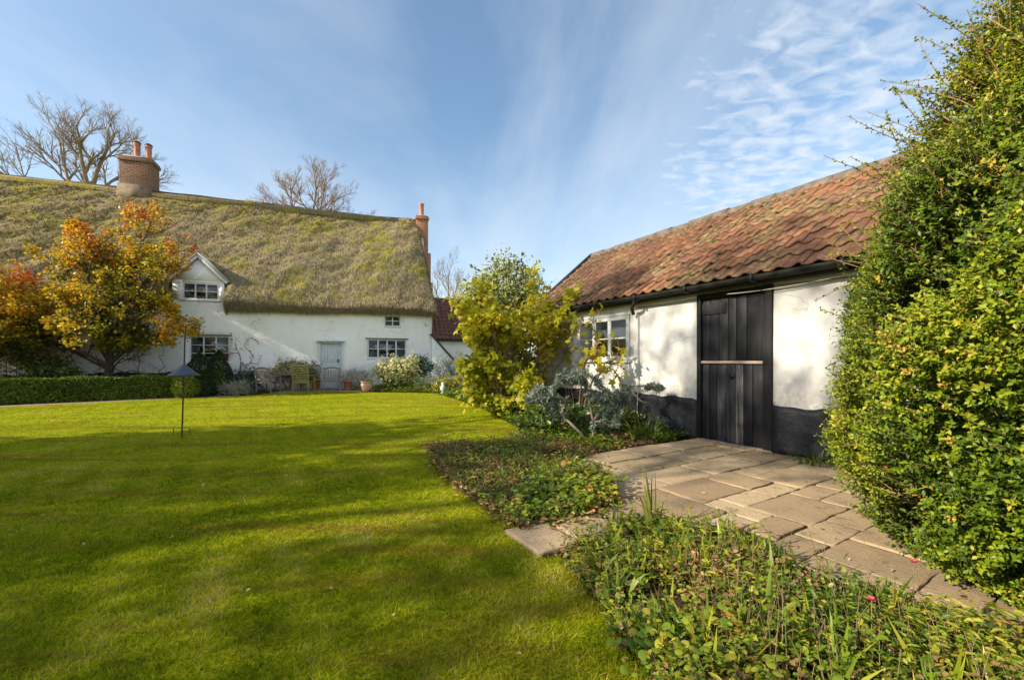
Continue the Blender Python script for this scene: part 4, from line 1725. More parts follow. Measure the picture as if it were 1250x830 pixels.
def branching(m, g, p, d, L, r, depth, up, spread, twig, kids=(5, 7), first=.3, tips=None, rat=(.50, .28)):
    """one limb and everything that grows from it; limbs climb towards the light"""
    k = 6 if depth > 1 else 4
    pts = [np.array(p, float)]
    dd = np.array(d, float)
    for i in range(k):
        dd = norm(dd + g.normal(0, .085, 3) + np.array([0, 0, up]))
        pts.append(pts[-1] + dd * L / k)
    pts = np.array(pts)
    rr = np.linspace(r, max(r * .32, twig * .5), k + 1)
    m.tube(pts, rr, 8 if depth >= 4 else (6 if depth == 3 else (4 if depth == 2 else 3)), .5, cap=False)
    if tips is not None and depth <= 1:
        for i in range(1, k + 1):
            tips.append((pts[i], norm(pts[i] - pts[i - 1]), i / k, depth))
    if depth == 0:
        return
    n = int(g.integers(kids[0], kids[1] + 1))
    a0 = g.random() * 6.28
    for c in range(n):
        t = first + (1 - first) * (c + g.random() * .8) / n
        x = min(t, .999) * k
        i = int(x)
        q = pts[i] + (pts[i + 1] - pts[i]) * (x - i)
        ax = norm(pts[i + 1] - pts[i])
        u = norm(np.cross(ax, [0.31, .95, .05]))
        v = np.cross(ax, u)
        an = a0 + c * 2.4
        sd = u * math.cos(an) + v * math.sin(an)
        ang = spread * (.7 + .6 * g.random())
        nd = ax * math.cos(ang) + sd * math.sin(ang)
        rl = (rr[i] * (.62 + .15 * g.random()))
        branching(m, g, q, nd, L * (rat[0] + rat[1] * g.random()) * (1.12 - .45 * t), max(rl, twig), depth - 1, up, spread, twig, kids, .2, tips, rat)


def tip_leaves(m, g, tips, per, size, tmpl, rndf, spread, droop=.4, keep=None):
    P = np.array([t[0] for t in tips])
    D = np.array([t[1] for t in tips])
    T = np.array([t[2] for t in tips])
    if keep is not None:
        k = keep(P)
        P, D, T = P[k], D[k], T[k]
    n = len(P) * per
    Q = np.repeat(P, per, 0) + g.normal(0, spread, (n, 3))
    X = rand_dirs(g, n) + np.repeat(D, per, 0) * .6
    X[:, 2] -= droop
    Z = rand_dirs(g, n) * .8 + np.array([0, 0, .9]) + np.repeat(D, per, 0) * .3
    r = np.clip(rndf(Q, np.repeat(T, per)) + np.repeat(g.normal(0, .06, len(P)), per) + g.normal(0, .10, n), 0, 1)
    m.inst(tmpl, Q, X, Z, size * np.clip(1 + .3 * g.normal(size=n), .45, 1.7), r)


# ------------------------------------------------------------------ autumn tree on the left
def build_autumn_tree():
    Y = 14.6
    root = empty('maple_tree', (at(133, Y), Y, 0), 0, 'small spreading tree with yellow, orange and red autumn leaves behind the clipped hedge', 'tree')
    g = rng_(105)
    m, tips = MB(), []
    m.tube([(0, 0, 0), (.01, 0, .5), (-.01, .02, 1.0), (.02, 0, 1.45)], [.15, .125, .12, .11], 10, .5, False)
    for (z, d, L, r) in ((1.35, (.14, .05, 1), 4.5, .085), (1.3, (-.36, .15, 1), 3.9, .075), (1.3, (.5, -.15, 1), 3.5, .075), (1.1, (-1.0, -.2, .75), 4.2, .065), (1.15, (1.0, .1, .8), 2.7, .06),
                         (1.0, (-1.1, .3, .42), 3.6, .05), (1.2, (.2, -.9, .8), 2.2, .05), (1.2, (-.3, 1.0, .8), 2.2, .05), (.9, (1.0, -.4, .5), 1.7, .04), (1.3, (-.15, -.35, 1), 3.0, .06)):
        branching(m, g, (0, 0, z), norm(np.array(d, float)), L, r, 3, .035, .72, .0045, (7, 8), .25, tips, (.38, .26))
    m.build('trunk', MT['bark_dark'], root, smooth=True)
    lm = MB()

    def rf(Q, T):
        up = np.clip((Q[:, 2] - 1.8) / 4.5, 0, 1)
        out = np.linalg.norm((Q - np.array([0, 0, 3.4])) / np.array([3.0, 2.4, 2.6]), axis=1)
        return .21 + .22 * up + .30 * np.clip(out - .6, 0, .7) + .27 * lump(Q, 15, .42, 3) + .06 * T
    tip_leaves(lm, g, tips, 4, .080, LOBED, rf, .07, .35, lambda P: (P[:, 2] > 1.75) & (lump(P, 19, .6, 2) + .25 * g.normal(size=len(P)) > .10))
    lm.build('crown', MT['l_autumn'], root)
    # the dark bronze crown at the very left
    Y2 = 13.6
    r2 = empty('maple_tree', (at(-36, Y2), Y2, 0), 0, 'orange red autumn tree cut off by the left edge of the view', 'tree')
    g = rng_(106)
    m, tips = MB(), []
    m.tube([(0, 0, 0), (.01, 0, .5), (-.01, .02, 1.3)], [.12, .10, .09], 10, .5, False)
    for (z, d, L, r) in ((1.2, (.12, .05, 1), 2.6, .07), (1.2, (-.6, .15, 1), 2.4, .06), (1.2, (.8, -.1, .8), 2.2, .06), (1.1, (1.0, .2, .45), 1.9, .05), (1.0, (-1.0, -.2, .6), 2.2, .05), (1.2, (.1, -.9, .7), 1.9, .045), (1.2, (0, 1.0, .7), 1.9, .045)):
        branching(m, g, (0, 0, z), norm(np.array(d, float)), L, r, 3, .03, .78, .0045, (6, 7), .25, tips)
    m.build('trunk', MT['bark_dark'], r2, smooth=True)
    lm = MB()
    tip_leaves(lm, g, tips, 3, .075, LOBED, lambda Q, T: .36 + .16 * (Q[:, 2] - 2.6) + .3 * lump(Q, 25, .5, 3), .08, .35)
    lm.build('crown', MT['l_autumn'], r2)


build_autumn_tree()


# ------------------------------------------------------------------ bare trees behind the roof
def bare_tree(base, label, seed, stems, mat, depth=4, up=.09, spread=.62, twig=.008, kids=(5, 7), rat=(.46, .27)):
    """stems: (foot point, direction, length, radius)"""
    root = empty('bare_tree', base, 0, label, 'tree')
    g = rng_(seed)
    for k, (p, d, L, r, dp) in enumerate(stems):
        m = MB()
        branching(m, g, p, norm(np.array(d, float)), L, r, dp, up, spread, twig, kids, .3, None, rat)
        m.build('trunk' if k == 0 else 'limb', MT[mat], root, smooth=True)
    return root


Yb = 34
bare_tree((at(111, Yb), Yb, 0), 'tall leafless tree with wide pale branches behind the left chimney', 211,
          [((0, 0, 0), (0, 0, 1), 16.0, .36, 0), ((0, 0, 15.2), (.30, .1, 1), 5.2, .19, 4), ((0, 0, 14.8), (-.15, -.2, 1), 5.4, .18, 4), ((-.1, 0, 13.0), (-1.0, .1, 1.15), 8.2, .17, 4),
           ((.1, 0, 13.6), (1.0, -.1, .55), 5.8, .18, 4), ((-.1, 0, 12.4), (-1.0, -.1, .42), 9.0, .15, 4), ((0, 0, 14.4), (-.7, .1, .8), 4.2, .13, 3), ((.1, 0, 14.6), (.75, .1, .85), 4.2, .14, 3)], 'bark_pale', up=.05, kids=(6, 6), spread=.58, rat=(.42, .26), twig=.0065)
Yb = 38
bare_tree((at(373, Yb), Yb, 0), 'rounded leafless brownish tree showing above the middle of the thatched ridge', 214,
          [((0, 0, 0), (0, 0, 1), 12.4, .26, 0), ((0, 0, 11.6), (.02, 0, 1), 7.0, .15, 4), ((0, 0, 11.4), (-.28, .1, 1), 6.6, .13, 4), ((0, 0, 11.2), (.30, -.1, 1), 6.6, .13, 4),
           ((0, 0, 10.8), (-.60, -.1, 1), 6.2, .12, 4), ((0, 0, 10.8), (.66, .1, 1), 6.2, .12, 4), ((-.2, 0, 10.6), (-1.0, .1, .9), 5.8, .10, 4), ((.2, 0, 10.6), (1.1, .1, .8), 5.8, .10, 4)], 'bark_brown', up=.05, spread=.56, kids=(6, 7), rat=(.36, .24), twig=.006)
Yb = 40
bare_tree((at(546, Yb), Yb, 0), 'small pale leafless tree far behind the annexe roof', 213,
          [((0, 0, 0), (0, 0, 1), 5.0, .16, 0), ((0, 0, 4.4), (.05, 0, 1), 5.4, .11, 4), ((0, 0, 4.4), (-.4, .1, 1), 4.4, .10, 4), ((0, 0, 4.2), (.45, 0, 1), 4.4, .10, 4)], 'bark_pale', up=.09, spread=.5, kids=(4, 5))


# ------------------------------------------------------------------ shrubs
def shrub(name, label, cat, base, crown, mats, seed, nA=120, leaf=.09, per=14, tmpl=OVAL, rnd0=.45, lf=.6, stems=4, rtip=.006, spread=.12, droop=.3, rmax=.05, stem_spread=.3, grp=None, lo=-.6, shell=.3):
    root = empty(name, base, 0, label, cat, grp)
    g = rng_(seed)
    A = np.concatenate([ellipsoid_pts(g, max(6, int(nA * wgt)), c, r, shell, lo, seed + k, .35) for k, (c, r, wgt) in enumerate(crown)])
    A = A[A[:, 2] > .02]
    zc = np.mean([c[0][2] for c in crown])
    st = []
    for k in range(stems):
        an = k * 2 * math.pi / stems + g.random()
        s = stem_spread
        st.append([(math.cos(an) * .06, math.sin(an) * .06, 0), (math.cos(an) * s * .5, math.sin(an) * s * .5, zc * .35), (math.cos(an) * s, math.sin(an) * s, zc * .65)])
    P, par, D, tips = grow(st, A, g, .14, .35, .07)
    m = MB()
    skin(m, P, par, tips, rtip, 2.3, rmax, 6)
    m.build('stems', MT[mats[1]], root, smooth=True)
    lm = MB()
    c0 = np.mean([c[0] for c in crown], axis=0)
    zs = A[:, 2].max()
    leaves_at(lm, g, P[tips], spread, per, leaf, tmpl, lambda Q: rnd0 + .12 * (Q[:, 2] / zs - .5) + .3 * lump(Q, seed + 9, lf, 3), droop, c0)
    lm.build('foliage', MT[mats[0]], root)
    return root, P, tips


# big yellow shrub at the barn corner
Yy = 9.7
yb = (at(628, Yy), Yy, 0)
def build_yellow_shrub():
    root = empty('yellow_shrub', yb, 0, 'tall yellowing broad leaved shrub in front of the barn corner', 'shrub')
    g = rng_(307)
    m, tips = MB(), []
    for (x, y, d, L, r) in ((0, 0, (.10, 0, 1), 2.75, .034), (.1, .1, (.28, -.05, 1), 2.7, .034), (-.1, 0, (-.16, -.1, 1), 2.8, .032), (.2, 0, (.52, -.2, 1), 2.6, .030), (-.2, .1, (-.36, .1, 1), 2.2, .028),
                            (-.2, -.1, (-.55, -.2, 1), 1.9, .024), (.25, -.1, (.75, -.3, 1), 2.3, .024), (0, -.2, (.05, -.6, 1), 2.3, .028), (0, .2, (0, .5, 1), 2.5, .028), (.1, -.2, (.35, -.55, 1), 2.2, .026), (-.15, -.2, (-.3, -.5, 1), 2.0, .026),
                            (-.15, .2, (-.3, .5, 1), 2.2, .026), (-.1, -.2, (-.25, -.9, .9), 1.3, .02), (.1, -.25, (.2, -1, .9), 1.2, .02), (-.3, 0, (-.9, -.3, .9), 1.3, .02), (-.25, -.1, (-.7, -.8, 1.1), 1.2, .02)):
        branching(m, g, (x, y, 0), norm(np.array(d, float)), L, r, 2, .05, .62, .0045, (8, 10), .22, tips, (.26, .20))
    m.build('stems', MT['stem'], root, smooth=True)
    lm = MB()
    tip_leaves(lm, g, tips, 5, .115, LOBED, lambda Q, T: .57 + .05 * (Q[:, 2] - 1.6) + .24 * lump(Q, 33, .5, 3), .085, .75, lambda P: (P[:, 2] > .15) & (g.random(len(P)) < .28 + .2 * (P[:, 0] < .2)) & (lump(P, 39, .6, 2) > -.24))
    lm.build('foliage', MT['l_yellow'], root)


build_yellow_shrub()
# sparse sprays reaching across the barn window
shrub('peony_bush', 'sparse tall stems with large yellow leaves in front of the barn window', 'shrub', (at(705, 7.9), 7.9, 0),
      [((.35, -.1, 1.35), (.55, .4, .55), .3), ((.1, 0, 1.95), (.45, .35, .42), .2), ((.62, -.2, 1.05), (.35, .3, .45), .25)], ('l_yellow', 'stem'), 302, 70, .125, 2, LOBED, .68, .55, 6, .006, .10, .8, .02, .3)
# leafy tree behind the yellow shrub
Yt = 17.0
shrub('leafy_tree', 'pale green leafy tree standing behind the yellow shrub', 'tree', (at(612, Yt), Yt, 0),
      [((0, 0, 4.0), (1.5, 1.4, 1.35), 1.0), ((-.9, 0, 3.5), (.8, .8, .9), .3), ((1.1, 0, 3.7), (.8, .8, .9), .3)], ('l_far', 'bark_pale'), 303, 200, .13, 22, OVAL, .5, .4, 3, .008, .20, .3, .12, .5)
# euphorbia with woody stems by the paving
def euphorbia(name, label, base, heads, seed, per=46, size=.075, wood='bark_pale'):
    root = empty(name, base, 0, label, 'shrub', None)
    g = rng_(seed)
    A = []
    for (c, r, k) in heads:
        A.append(ellipsoid_pts(g, k, c, r, .3, -.3))
    A = np.concatenate(A)
    A = A[A[:, 2] > .05]
    st = [[(0, 0, 0), (.03, 0, .15), (.02, .02, .3)], [(.05, .02, 0), (.2, 0, .2)], [(-.04, 0, 0), (-.2, -.05, .18)]]
    P, par, D, tips = grow(st, A, g, .09, .3, .09)
    m = MB()
    skin(m, P, par, tips, .0055, 2.3, .022, 6)
    m.build('stems', MT[wood], root, smooth=True)
    lm = MB()
    T, Dt = P[tips], norm(D[tips] + np.array([0, 0, .4]))
    n = len(T) * per
    t = g.random(n)
    Q = np.repeat(T, per, 0) - np.repeat(Dt, per, 0) * (t[:, None] * .11)
    X = norm(rand_dirs(g, n) * 1.0 + np.repeat(Dt, per, 0) * (.75 - .5 * t[:, None]))
    lm.inst((DIAMOND[0] * np.array([1, .48, 1]), DIAMOND[1]), Q, X, np.repeat(Dt, per, 0) + rand_dirs(g, n) * .3, size * g.uniform(.6, 1.2, n), np.clip(.5 + .3 * lump(Q, seed, .9, 2) + g.normal(0, .15, n) + .25 * (.5 - t), 0, 1))
    lm.build('foliage', MT['l_euphorbia'], root)
    return root


def gp(px, py):
    Y = 654.0 / (py - 440)
    return ((px - 625) / 503 * Y, Y, 0.0)


euphorbia('euphorbia', 'blue grey leaved shrub on bare woody stems beside the paving', gp(722, 540),
          [((-.22, .1, .98), (.42, .30, .20), 36), ((-.74, .0, .68), (.36, .3, .26), 36), ((-.52, .2, .46), (.28, .25, .24), 18), ((.05, -.05, .62), (.28, .26, .26), 12), ((.20, -.1, .30), (.25, .2, .22), 10), ((.1, .3, .75), (.25, .2, .15), 8), ((.42, .0, .72), (.22, .2, .16), 14), ((.30, -.1, .45), (.2, .2, .16), 10)], 311)
euphorbia('euphorbia', 'small pair of grey green rosettes on pale bare stems against the black plinth', gp(775, 536),
          [((.40, .2, .84), (.15, .10, .07), 11), ((.18, .0, .52), (.07, .07, .08), 4), ((.44, .1, .30), (.10, .1, .10), 5), ((-.15, .15, .85), (.10, .1, .08), 5)], 312)


# iris and strap leaved clumps
def strap_clump(name, label, base, n, h, seed, spread=.12, w=.016, mat='l_iris', lean=.35, rnd0=.45):
    root = empty(name, base, 0, label, 'plant', None)
    g = rng_(seed)
    m = MB()
    for i in range(n):
        an = g.random() * 6.28
        r = spread * math.sqrt(g.random())
        p0 = np.array([math.cos(an) * r, math.sin(an) * r, 0])
        d = np.array([math.cos(an + g.normal(0, .5)), math.sin(an + g.normal(0, .5)), 0]) * lean * (.3 + g.random())
        hh = h * g.uniform(.55, 1.05)
        k = 7
        t = np.linspace(0, 1, k)
        c = p0 + np.outer(t * hh, np.array([0, 0, 1])) + np.outer(t ** 2 * hh, d)
        c[:, 2] -= (t ** 3) * hh * np.linalg.norm(d) * .6
        side = np.array([-math.sin(an + .8), math.cos(an + .8), .0])
        ww = w * g.uniform(.7, 1.2) * (1 - t ** 3) + .0008
        fold = np.cross(side, [0, 0, 1.0]) * .25
        V = np.concatenate([c - side * ww[:, None] + fold * ww[:, None], c, c + side * ww[:, None] + fold * ww[:, None]])
        F = np.array([(b, b + 1, k + b + 1, k + b) for b in range(k - 1)] + [(k + b, k + b + 1, 2 * k + b + 1, 2 * k + b) for b in range(k - 1)])
        m.add(V, F, np.tile(np.clip(rnd0 + g.normal(0, .2) + .25 * t ** 2, 0, 1), 3))
    m.build('blades', MT[mat], root, smooth=True)
    return root


strap_clump('iris_clump', 'arching green strap leaves below the small grey rosettes at the barn plinth', gp(785, 537), 46, .50, 401, .22, .014, lean=.6)
strap_clump('iris_clump', 'upright iris blades rising from the near bed in front of the paving', gp(796, 655), 14, .58, 402, .06, .013, lean=.28, rnd0=.55)
strap_clump('iris_clump', 'broad pale blades among the low leaves of the near bed', gp(930, 780), 9, .34, 403, .14, .016, lean=.5, rnd0=.65)
strap_clump('iris_clump', 'fresh green blades at the foot of the big evergreen bush', (2.05, 1.72, 0), 16, .26, 404, .16, .012, lean=.6, rnd0=.5)
strap_clump('iris_clump', 'thin dark blades beside the yellow shrub at the lawn edge', gp(607, 503), 16, .5, 405, .16, .018, lean=.35, rnd0=.25)
strap_clump('iris_clump', 'yellow tipped blades near the lawn edge of the near bed', gp(752, 742), 8, .30, 407, .07, .014, lean=.5, rnd0=.6)
strap_clump('weed_clump', 'tuft of fresh green leaves on the paving against the barn plinth', tuple(barn_xy(.66, -.26)) + (0.0,), 40, .26, 406, .22, .012, lean=.8, rnd0=.45)


# ------------------------------------------------------------------ the big evergreen bush on the right
def build_big_bush():
    cx, cy = 3.50, 2.40
    root = empty('evergreen_bush', (cx, cy, 0), 0, 'huge dense small leaved evergreen bush filling the right edge', 'bush')
    g = rng_(500)
    zr = np.array([0, .25, .9, 1.5, 2.0, 2.6, 3.1, 3.55, 3.9, 4.15])
    rr = np.array([.92, 1.14, 1.28, 1.23, 1.10, .90, .65, .38, .17, .03])
    n = 46000
    # sprigs on the lumpy surface and just inside it
    z = np.interp(g.random(n), np.cumsum(np.concatenate([[0], (rr[1:] + rr[:-1]) / 2 * np.diff(zr)])) / np.sum((rr[1:] + rr[:-1]) / 2 * np.diff(zr)), zr)
    an = g.random(n) * 2 * math.pi
    # the side that faces the garden gets more
    ang0 = math.atan2(-cy, -cx)
    keep = (np.cos(an - ang0) > -.25) | (g.random(n) < .45)
    z, an = z[keep], an[keep]
    n = len(z)
    N = np.stack([np.cos(an), np.sin(an), np.full(n, .12) + .35 * np.clip((z - 2.5) / 1.5, 0, 1)], -1)
    N = norm(N)
    base_r = np.interp(z, zr, rr)
    S = np.stack([np.cos(an) * base_r, np.sin(an) * base_r, z], -1)
    b = lump(S, 51, .55, 2) * .15 + lump(S, 52, 1.5, 2) * .11
    gap = lump(S, 52, 1.5, 2) + .35 * g.normal(size=n)
    depth = -np.abs(g.normal(0, .09, n))
    P = S + N * (b + depth - .06)[:, None]
    top = np.clip((z - 1.6) / 2.0, 0, 1)[:, None]
    Dv = norm(N * (1.0 - .45 * top) + np.array([0, 0, 1.0]) * (.25 + .75 * top) + rand_dirs(g, n) * .55)
    L = g.uniform(.07, .17, n) * (1 + .8 * top[:, 0] * g.random(n))
    ok = gap > -.27
    S, N, P, Dv, L, top, z, an = S[ok], N[ok], P[ok], Dv[ok], L[ok], top[ok], z[ok], an[ok]
    n = len(z)
    lm, tm = MB(), MB()
    k = 12
    t = (np.arange(k) + .5) / k
    Q = P[:, None, :] + Dv[:, None, :] * (L[:, None, None] * t[None, :, None])
    side = rand_dirs(g, n)
    side = norm(side - (side * Dv).sum(-1, keepdims=True) * Dv)
    oth = np.cross(Dv, side)
    sg = np.where(np.arange(k) % 2 == 0, 1.0, -1.0)
    alt = (np.arange(k) // 2 % 2)
    X = np.where(alt[None, :, None] == 0, side[:, None, :], oth[:, None, :]) * sg[None, :, None] + Dv[:, None, :] * .65
    Q = Q.reshape(-1, 3)
    X = X.reshape(-1, 3) + g.normal(0, .25, (n * k, 3))
    Z = np.repeat(Dv, k, 0) + g.normal(0, .35, (n * k, 3)) + np.array([0, 0, .4])
    # natural variation: pale new growth on tips and toward the sunny top, older dark leaves elsewhere, rusty sprigs
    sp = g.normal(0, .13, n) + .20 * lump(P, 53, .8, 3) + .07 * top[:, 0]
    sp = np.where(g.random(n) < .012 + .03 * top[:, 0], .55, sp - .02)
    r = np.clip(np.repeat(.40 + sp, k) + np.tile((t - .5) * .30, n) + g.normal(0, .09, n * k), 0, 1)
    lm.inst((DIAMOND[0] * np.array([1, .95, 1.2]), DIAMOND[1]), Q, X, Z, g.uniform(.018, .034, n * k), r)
    tmpl = (np.array([(0, -.010, 0), (0, .010, 0), (1, 0, .0), (0, 0, .016)], float), np.array([(0, 2, 1), (1, 2, 3), (3, 2, 0)]))
    tm.inst(tmpl, P, Dv, rand_dirs(g, n), L * 1.02, .5)
    # long bare-based shoots that break the outline
    ns = 420
    zz = np.where(g.random(ns) < .75, g.uniform(1.7, 4.1, ns), g.uniform(.25, 1.7, ns))
    aa = g.random(ns) * 2 * math.pi
    br = np.interp(zz, zr, rr) - .12
    for i in range(ns):
        p0 = np.array([math.cos(aa[i]) * br[i], math.sin(aa[i]) * br[i], zz[i]])
        up = .35 + 1.3 * max(0, (zz[i] - 1.4) / 2.6)
        d = norm(np.array([math.cos(aa[i]), math.sin(aa[i]), up]) + g.normal(0, .22, 3))
        ln = g.uniform(.26, .58) * (1 if zz[i] > 1.9 else .4)
        bend = g.normal(0, .10, 3)
        tt = np.linspace(0, 1, 5)
        pts = p0 + np.outer(tt * ln, d) + np.outer(tt ** 2, bend)
        tm.tube(pts, .0045 * (1.1 - tt * .75), 4, .5, cap=False)
        m = 30
        u = g.uniform(.35, 1.0, m)
        q = p0 + np.outer(u * ln, d) + np.outer(u ** 2, bend)
        lm.inst(DIAMOND, q, rand_dirs(g, m) + d * .7, rand_dirs(g, m) * .6 + d, g.uniform(.016, .032, m), np.clip(g.normal(.55 + .1 * top.mean(), .18, m), 0, 1))
    lm.build('foliage', MT['l_box'], root)
    # inner branches
    A = ellipsoid_pts(g, 260, (0, 0, 1.7), (.95, .95, 1.9), .3, -.85)
    A = A[A[:, 2] > .1]
    st = [[(math.cos(a) * .12, math.sin(a) * .12, 0), (math.cos(a) * .22, math.sin(a) * .22, .5), (math.cos(a) * .3, math.sin(a) * .3, 1.1)] for a in np.arange(6) * 1.05]
    Pk, par, D, tips = grow(st, A, g, .2, .35, .07)
    skin(tm, Pk, par, tips, .006, 2.3, .05, 6)
    tm.build('twigs', MT['twig'], root)
    # older leaves deep inside
    im = MB()
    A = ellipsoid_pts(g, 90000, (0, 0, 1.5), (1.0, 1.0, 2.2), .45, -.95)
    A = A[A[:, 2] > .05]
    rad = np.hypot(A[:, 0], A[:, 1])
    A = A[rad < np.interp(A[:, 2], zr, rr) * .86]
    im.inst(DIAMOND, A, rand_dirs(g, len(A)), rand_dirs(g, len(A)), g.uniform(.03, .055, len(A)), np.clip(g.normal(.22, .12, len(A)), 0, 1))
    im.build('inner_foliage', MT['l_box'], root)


build_big_bush()


# ------------------------------------------------------------------ hedges and topiary near the cottage
def leafy_solid(name, label, cat, base, rz, surf_fn, n, size, mat, seed, inner=None, grp=None, rnd0=.45, tmpl=OVAL, lf=1.0):
    """surf_fn(g,n) -> points, normals of a clipped shape; leaves stand on it"""
    root = empty(name, base, rz, label, cat, grp)
    g = rng_(seed)
    P, N = surf_fn(g, n)
    n = len(P)
    bmp = lump(P, seed, lf, 3) * .05
    P = P + N * (bmp - np.abs(g.normal(0, .04, n)))[:, None]
    m = MB()
    X = norm(N * .6 + rand_dirs(g, n))
    m.inst(tmpl, P, X, N + rand_dirs(g, n) * .8, size * g.uniform(.6, 1.3, n), np.clip(rnd0 + .22 * lump(P, seed + 1, lf * 1.3, 3) + g.normal(0, .16, n), 0, 1))
    m.build('foliage', MT[mat], root)
    if inner is not None:
        b = MB()
        inner(b)
        b.build('branches', MT['bark_dark'], root)
    return root


def hedge_box(L, W, H):
    def f(g, n):
        areas = np.array([L * H, L * H, W * H, W * H, L * W])
        c = g.choice(5, n, p=areas / areas.sum())
        u, v = g.random(n), g.random(n)
        P = np.zeros((n, 3))
        N = np.zeros((n, 3))
        for k, (p, q) in enumerate((((u * L, 0 * u, v * H), (0, -1, .1)), ((u * L, 0 * u + W, v * H), (0, 1, .1)), ((0 * u, u * W, v * H), (-1, 0, .1)), ((0 * u + L, u * W, v * H), (1, 0, .1)), ((u * L, v * W, 0 * u + H), (0, 0, 1)))):
            s = c == k
            P[s] = np.stack(p, -1)[s]
            N[s] = q
        return P, N
    def inner(b):
        g = rng_(5)
        for x in np.arange(.2, L, .22):
            b.tube([(x, W / 2, 0), (x + g.normal(0, .04), W / 2 + g.normal(0, .05), H * .5), (x + g.normal(0, .08), W / 2 + g.normal(0, .1), H * .88)], [.02, .014, .006], 5)
            b.tube([(x, W / 2, H * .3), (x + g.normal(0, .1), W * .2, H * .7)], [.012, .005], 4)
            b.tube([(x, W / 2, H * .3), (x + g.normal(0, .1), W * .8, H * .7)], [.012, .005], 4)
    return f, inner


p0, p1 = np.array([-19.6, 8.55]), np.array([-11.75, 14.35])
dh = p1 - p0
f, inn = hedge_box(float(np.linalg.norm(dh)), .75, .74)
leafy_solid('box_hedge', 'long clipped low green hedge along the lawn, the nearest one', 'hedge', (p0[0], p0[1], 0), math.atan2(dh[1], dh[0]), f, 34000, .06, 'l_hedge', 601, inn, lf=.8)
p0, p1 = np.array([-20.0, 11.1]), np.array([-11.9, 16.4])
dh = p1 - p0
f, inn = hedge_box(float(np.linalg.norm(dh)), .5, .80)
leafy_solid('box_hedge', 'second low clipped hedge close to the cottage wall, behind the autumn tree trunk', 'hedge', (p0[0], p0[1], 0), math.atan2(dh[1], dh[0]), f, 16000, .06, 'l_topiary', 602, inn)


def revolve(zs, rs):
    zs, rs = np.array(zs), np.array(rs)
    def f(g, n):
        a = (rs[1:] + rs[:-1]) / 2 * np.hypot(np.diff(zs), np.diff(rs))
        cum = np.concatenate([[0], np.cumsum(a)]) / a.sum()
        s = np.interp(g.random(n), cum, np.arange(len(zs)))
        z = np.interp(s, np.arange(len(zs)), zs)
        r = np.interp(s, np.arange(len(zs)), rs)
        i = np.clip(s.astype(int), 0, len(zs) - 2)
        dz, drr = np.diff(zs)[i], np.diff(rs)[i]
        an = g.random(n) * 6.283
        N = norm(np.stack([np.cos(an) * dz, np.sin(an) * dz, -drr], -1))
        return np.stack([np.cos(an) * r, np.sin(an) * r, z], -1), N
    def inner(b):
        b.tube([(0, 0, 0), (.02, 0, zs.max() * .5), (0, 0, zs.max() * .9)], [.05, .035, .01], 6)
        for k in range(14):
            z = zs.max() * (.15 + .05 * k)
            r = float(np.interp(z, zs, rs)) if zs[-1] > zs[0] else .2
            an = k * 2.4
            b.tube([(0, 0, z * .8), (math.cos(an) * r * .75, math.sin(an) * r * .75, z)], [.016, .005], 4)
    return f, inner


f, inn = revolve([0, .15, .55, .95, 1.3, 1.52, 1.62], [.46, .52, .50, .40, .24, .10, 0])
leafy_solid('topiary_cone', 'clipped dark green cone, the nearer of two, at the end of the low hedge', 'topiary', (at(243, 14.9), 14.9, 0), 0, f, 9000, .055, 'l_topiary', 611, inn)
f, inn = revolve([0, .15, .55, 1.0, 1.4, 1.62, 1.70], [.46, .54, .52, .40, .22, .09, 0])
leafy_solid('topiary_cone', 'clipped dark green cone standing under the right end of the ground floor window', 'topiary', (at(267, 16.2), 16.2, 0), 0, f, 8000, .055, 'l_topiary', 612, inn)
f, inn = revolve([0, .2, .5, .75, .92, .98], [.34, .42, .44, .38, .2, 0])
leafy_solid('box_ball', 'small clipped green dome between the two dark cones', 'topiary', (at(257, 15.5), 15.5, 0), 0, f, 5000, .05, 'l_hedge', 613, inn, rnd0=.3)
f, inn = revolve([0, .2, .45, .7, .85, .92], [.34, .42, .42, .34, .2, 0])
leafy_solid('box_ball', 'brighter green rounded end of the clipped hedge under the bird feeder roof', 'topiary', (at(228, 14.45), 14.45, 0), 0, f, 5000, .055, 'l_hedge', 614, inn, rnd0=.62)

SR = shrub
SR('shrub', 'loose dark green shrub poking up behind the front hedge', 'shrub', (at(62, 13.9), 13.9, 0), [((0, 0, .85), (.85, .5, .38), 1)], ('l_green', 'stem'), 621, 90, .08, 24, OVAL, .25, .8, 5, .005, .10)
SR('catmint', 'low grey feathery plant at the lawn edge beside the topiary cones', 'plant', (at(288, 15.3), 15.3, 0), [((0, 0, .25), (.62, .35, .30), 1)], ('l_grey', 'stem'), 622, 110, .09, 22, NEEDLE, .45, 1.0, 5, .004, .07, -.4)
SR('shrub', 'dark green low shrub against the wall left of the garden chairs', 'shrub', (at(300, 17.0), 17.0, 0), [((0, 0, .5), (.55, .4, .42), 1)], ('l_bluegreen', 'stem'), 623, 80, .08, 20, OVAL, .4, .8, 5, .005, .10)
SR('sage_bush', 'pale sage coloured bush behind the garden table', 'shrub', (at(352, 18.0), 18.0, 0), [((0, 0, .75), (1.15, .35, .55), 1)], ('l_sage', 'stem'), 624, 170, .075, 24, OVAL, .55, .8, 8, .005, .10)
SR('lavender', 'silvery lavender mound right of the cottage door', 'plant', (at(436, 18.3), 18.3, 0), [((-.1, 0, .45), (.75, .35, .42), 1)], ('l_grey', 'stem'), 625, 130, .11, 26, NEEDLE, .68, 1.0, 7, .004, .08, -.8)
SR('variegated_bush', 'rounded cream and green variegated bush below the four light window', 'shrub', (at(487, 18.0), 18.0, 0), [((0, 0, .78), (.90, .62, .72), 1)], ('l_varieg', 'stem'), 626, 210, .10, 22, OVAL, .62, .8, 6, .005, .11, lo=-.9)
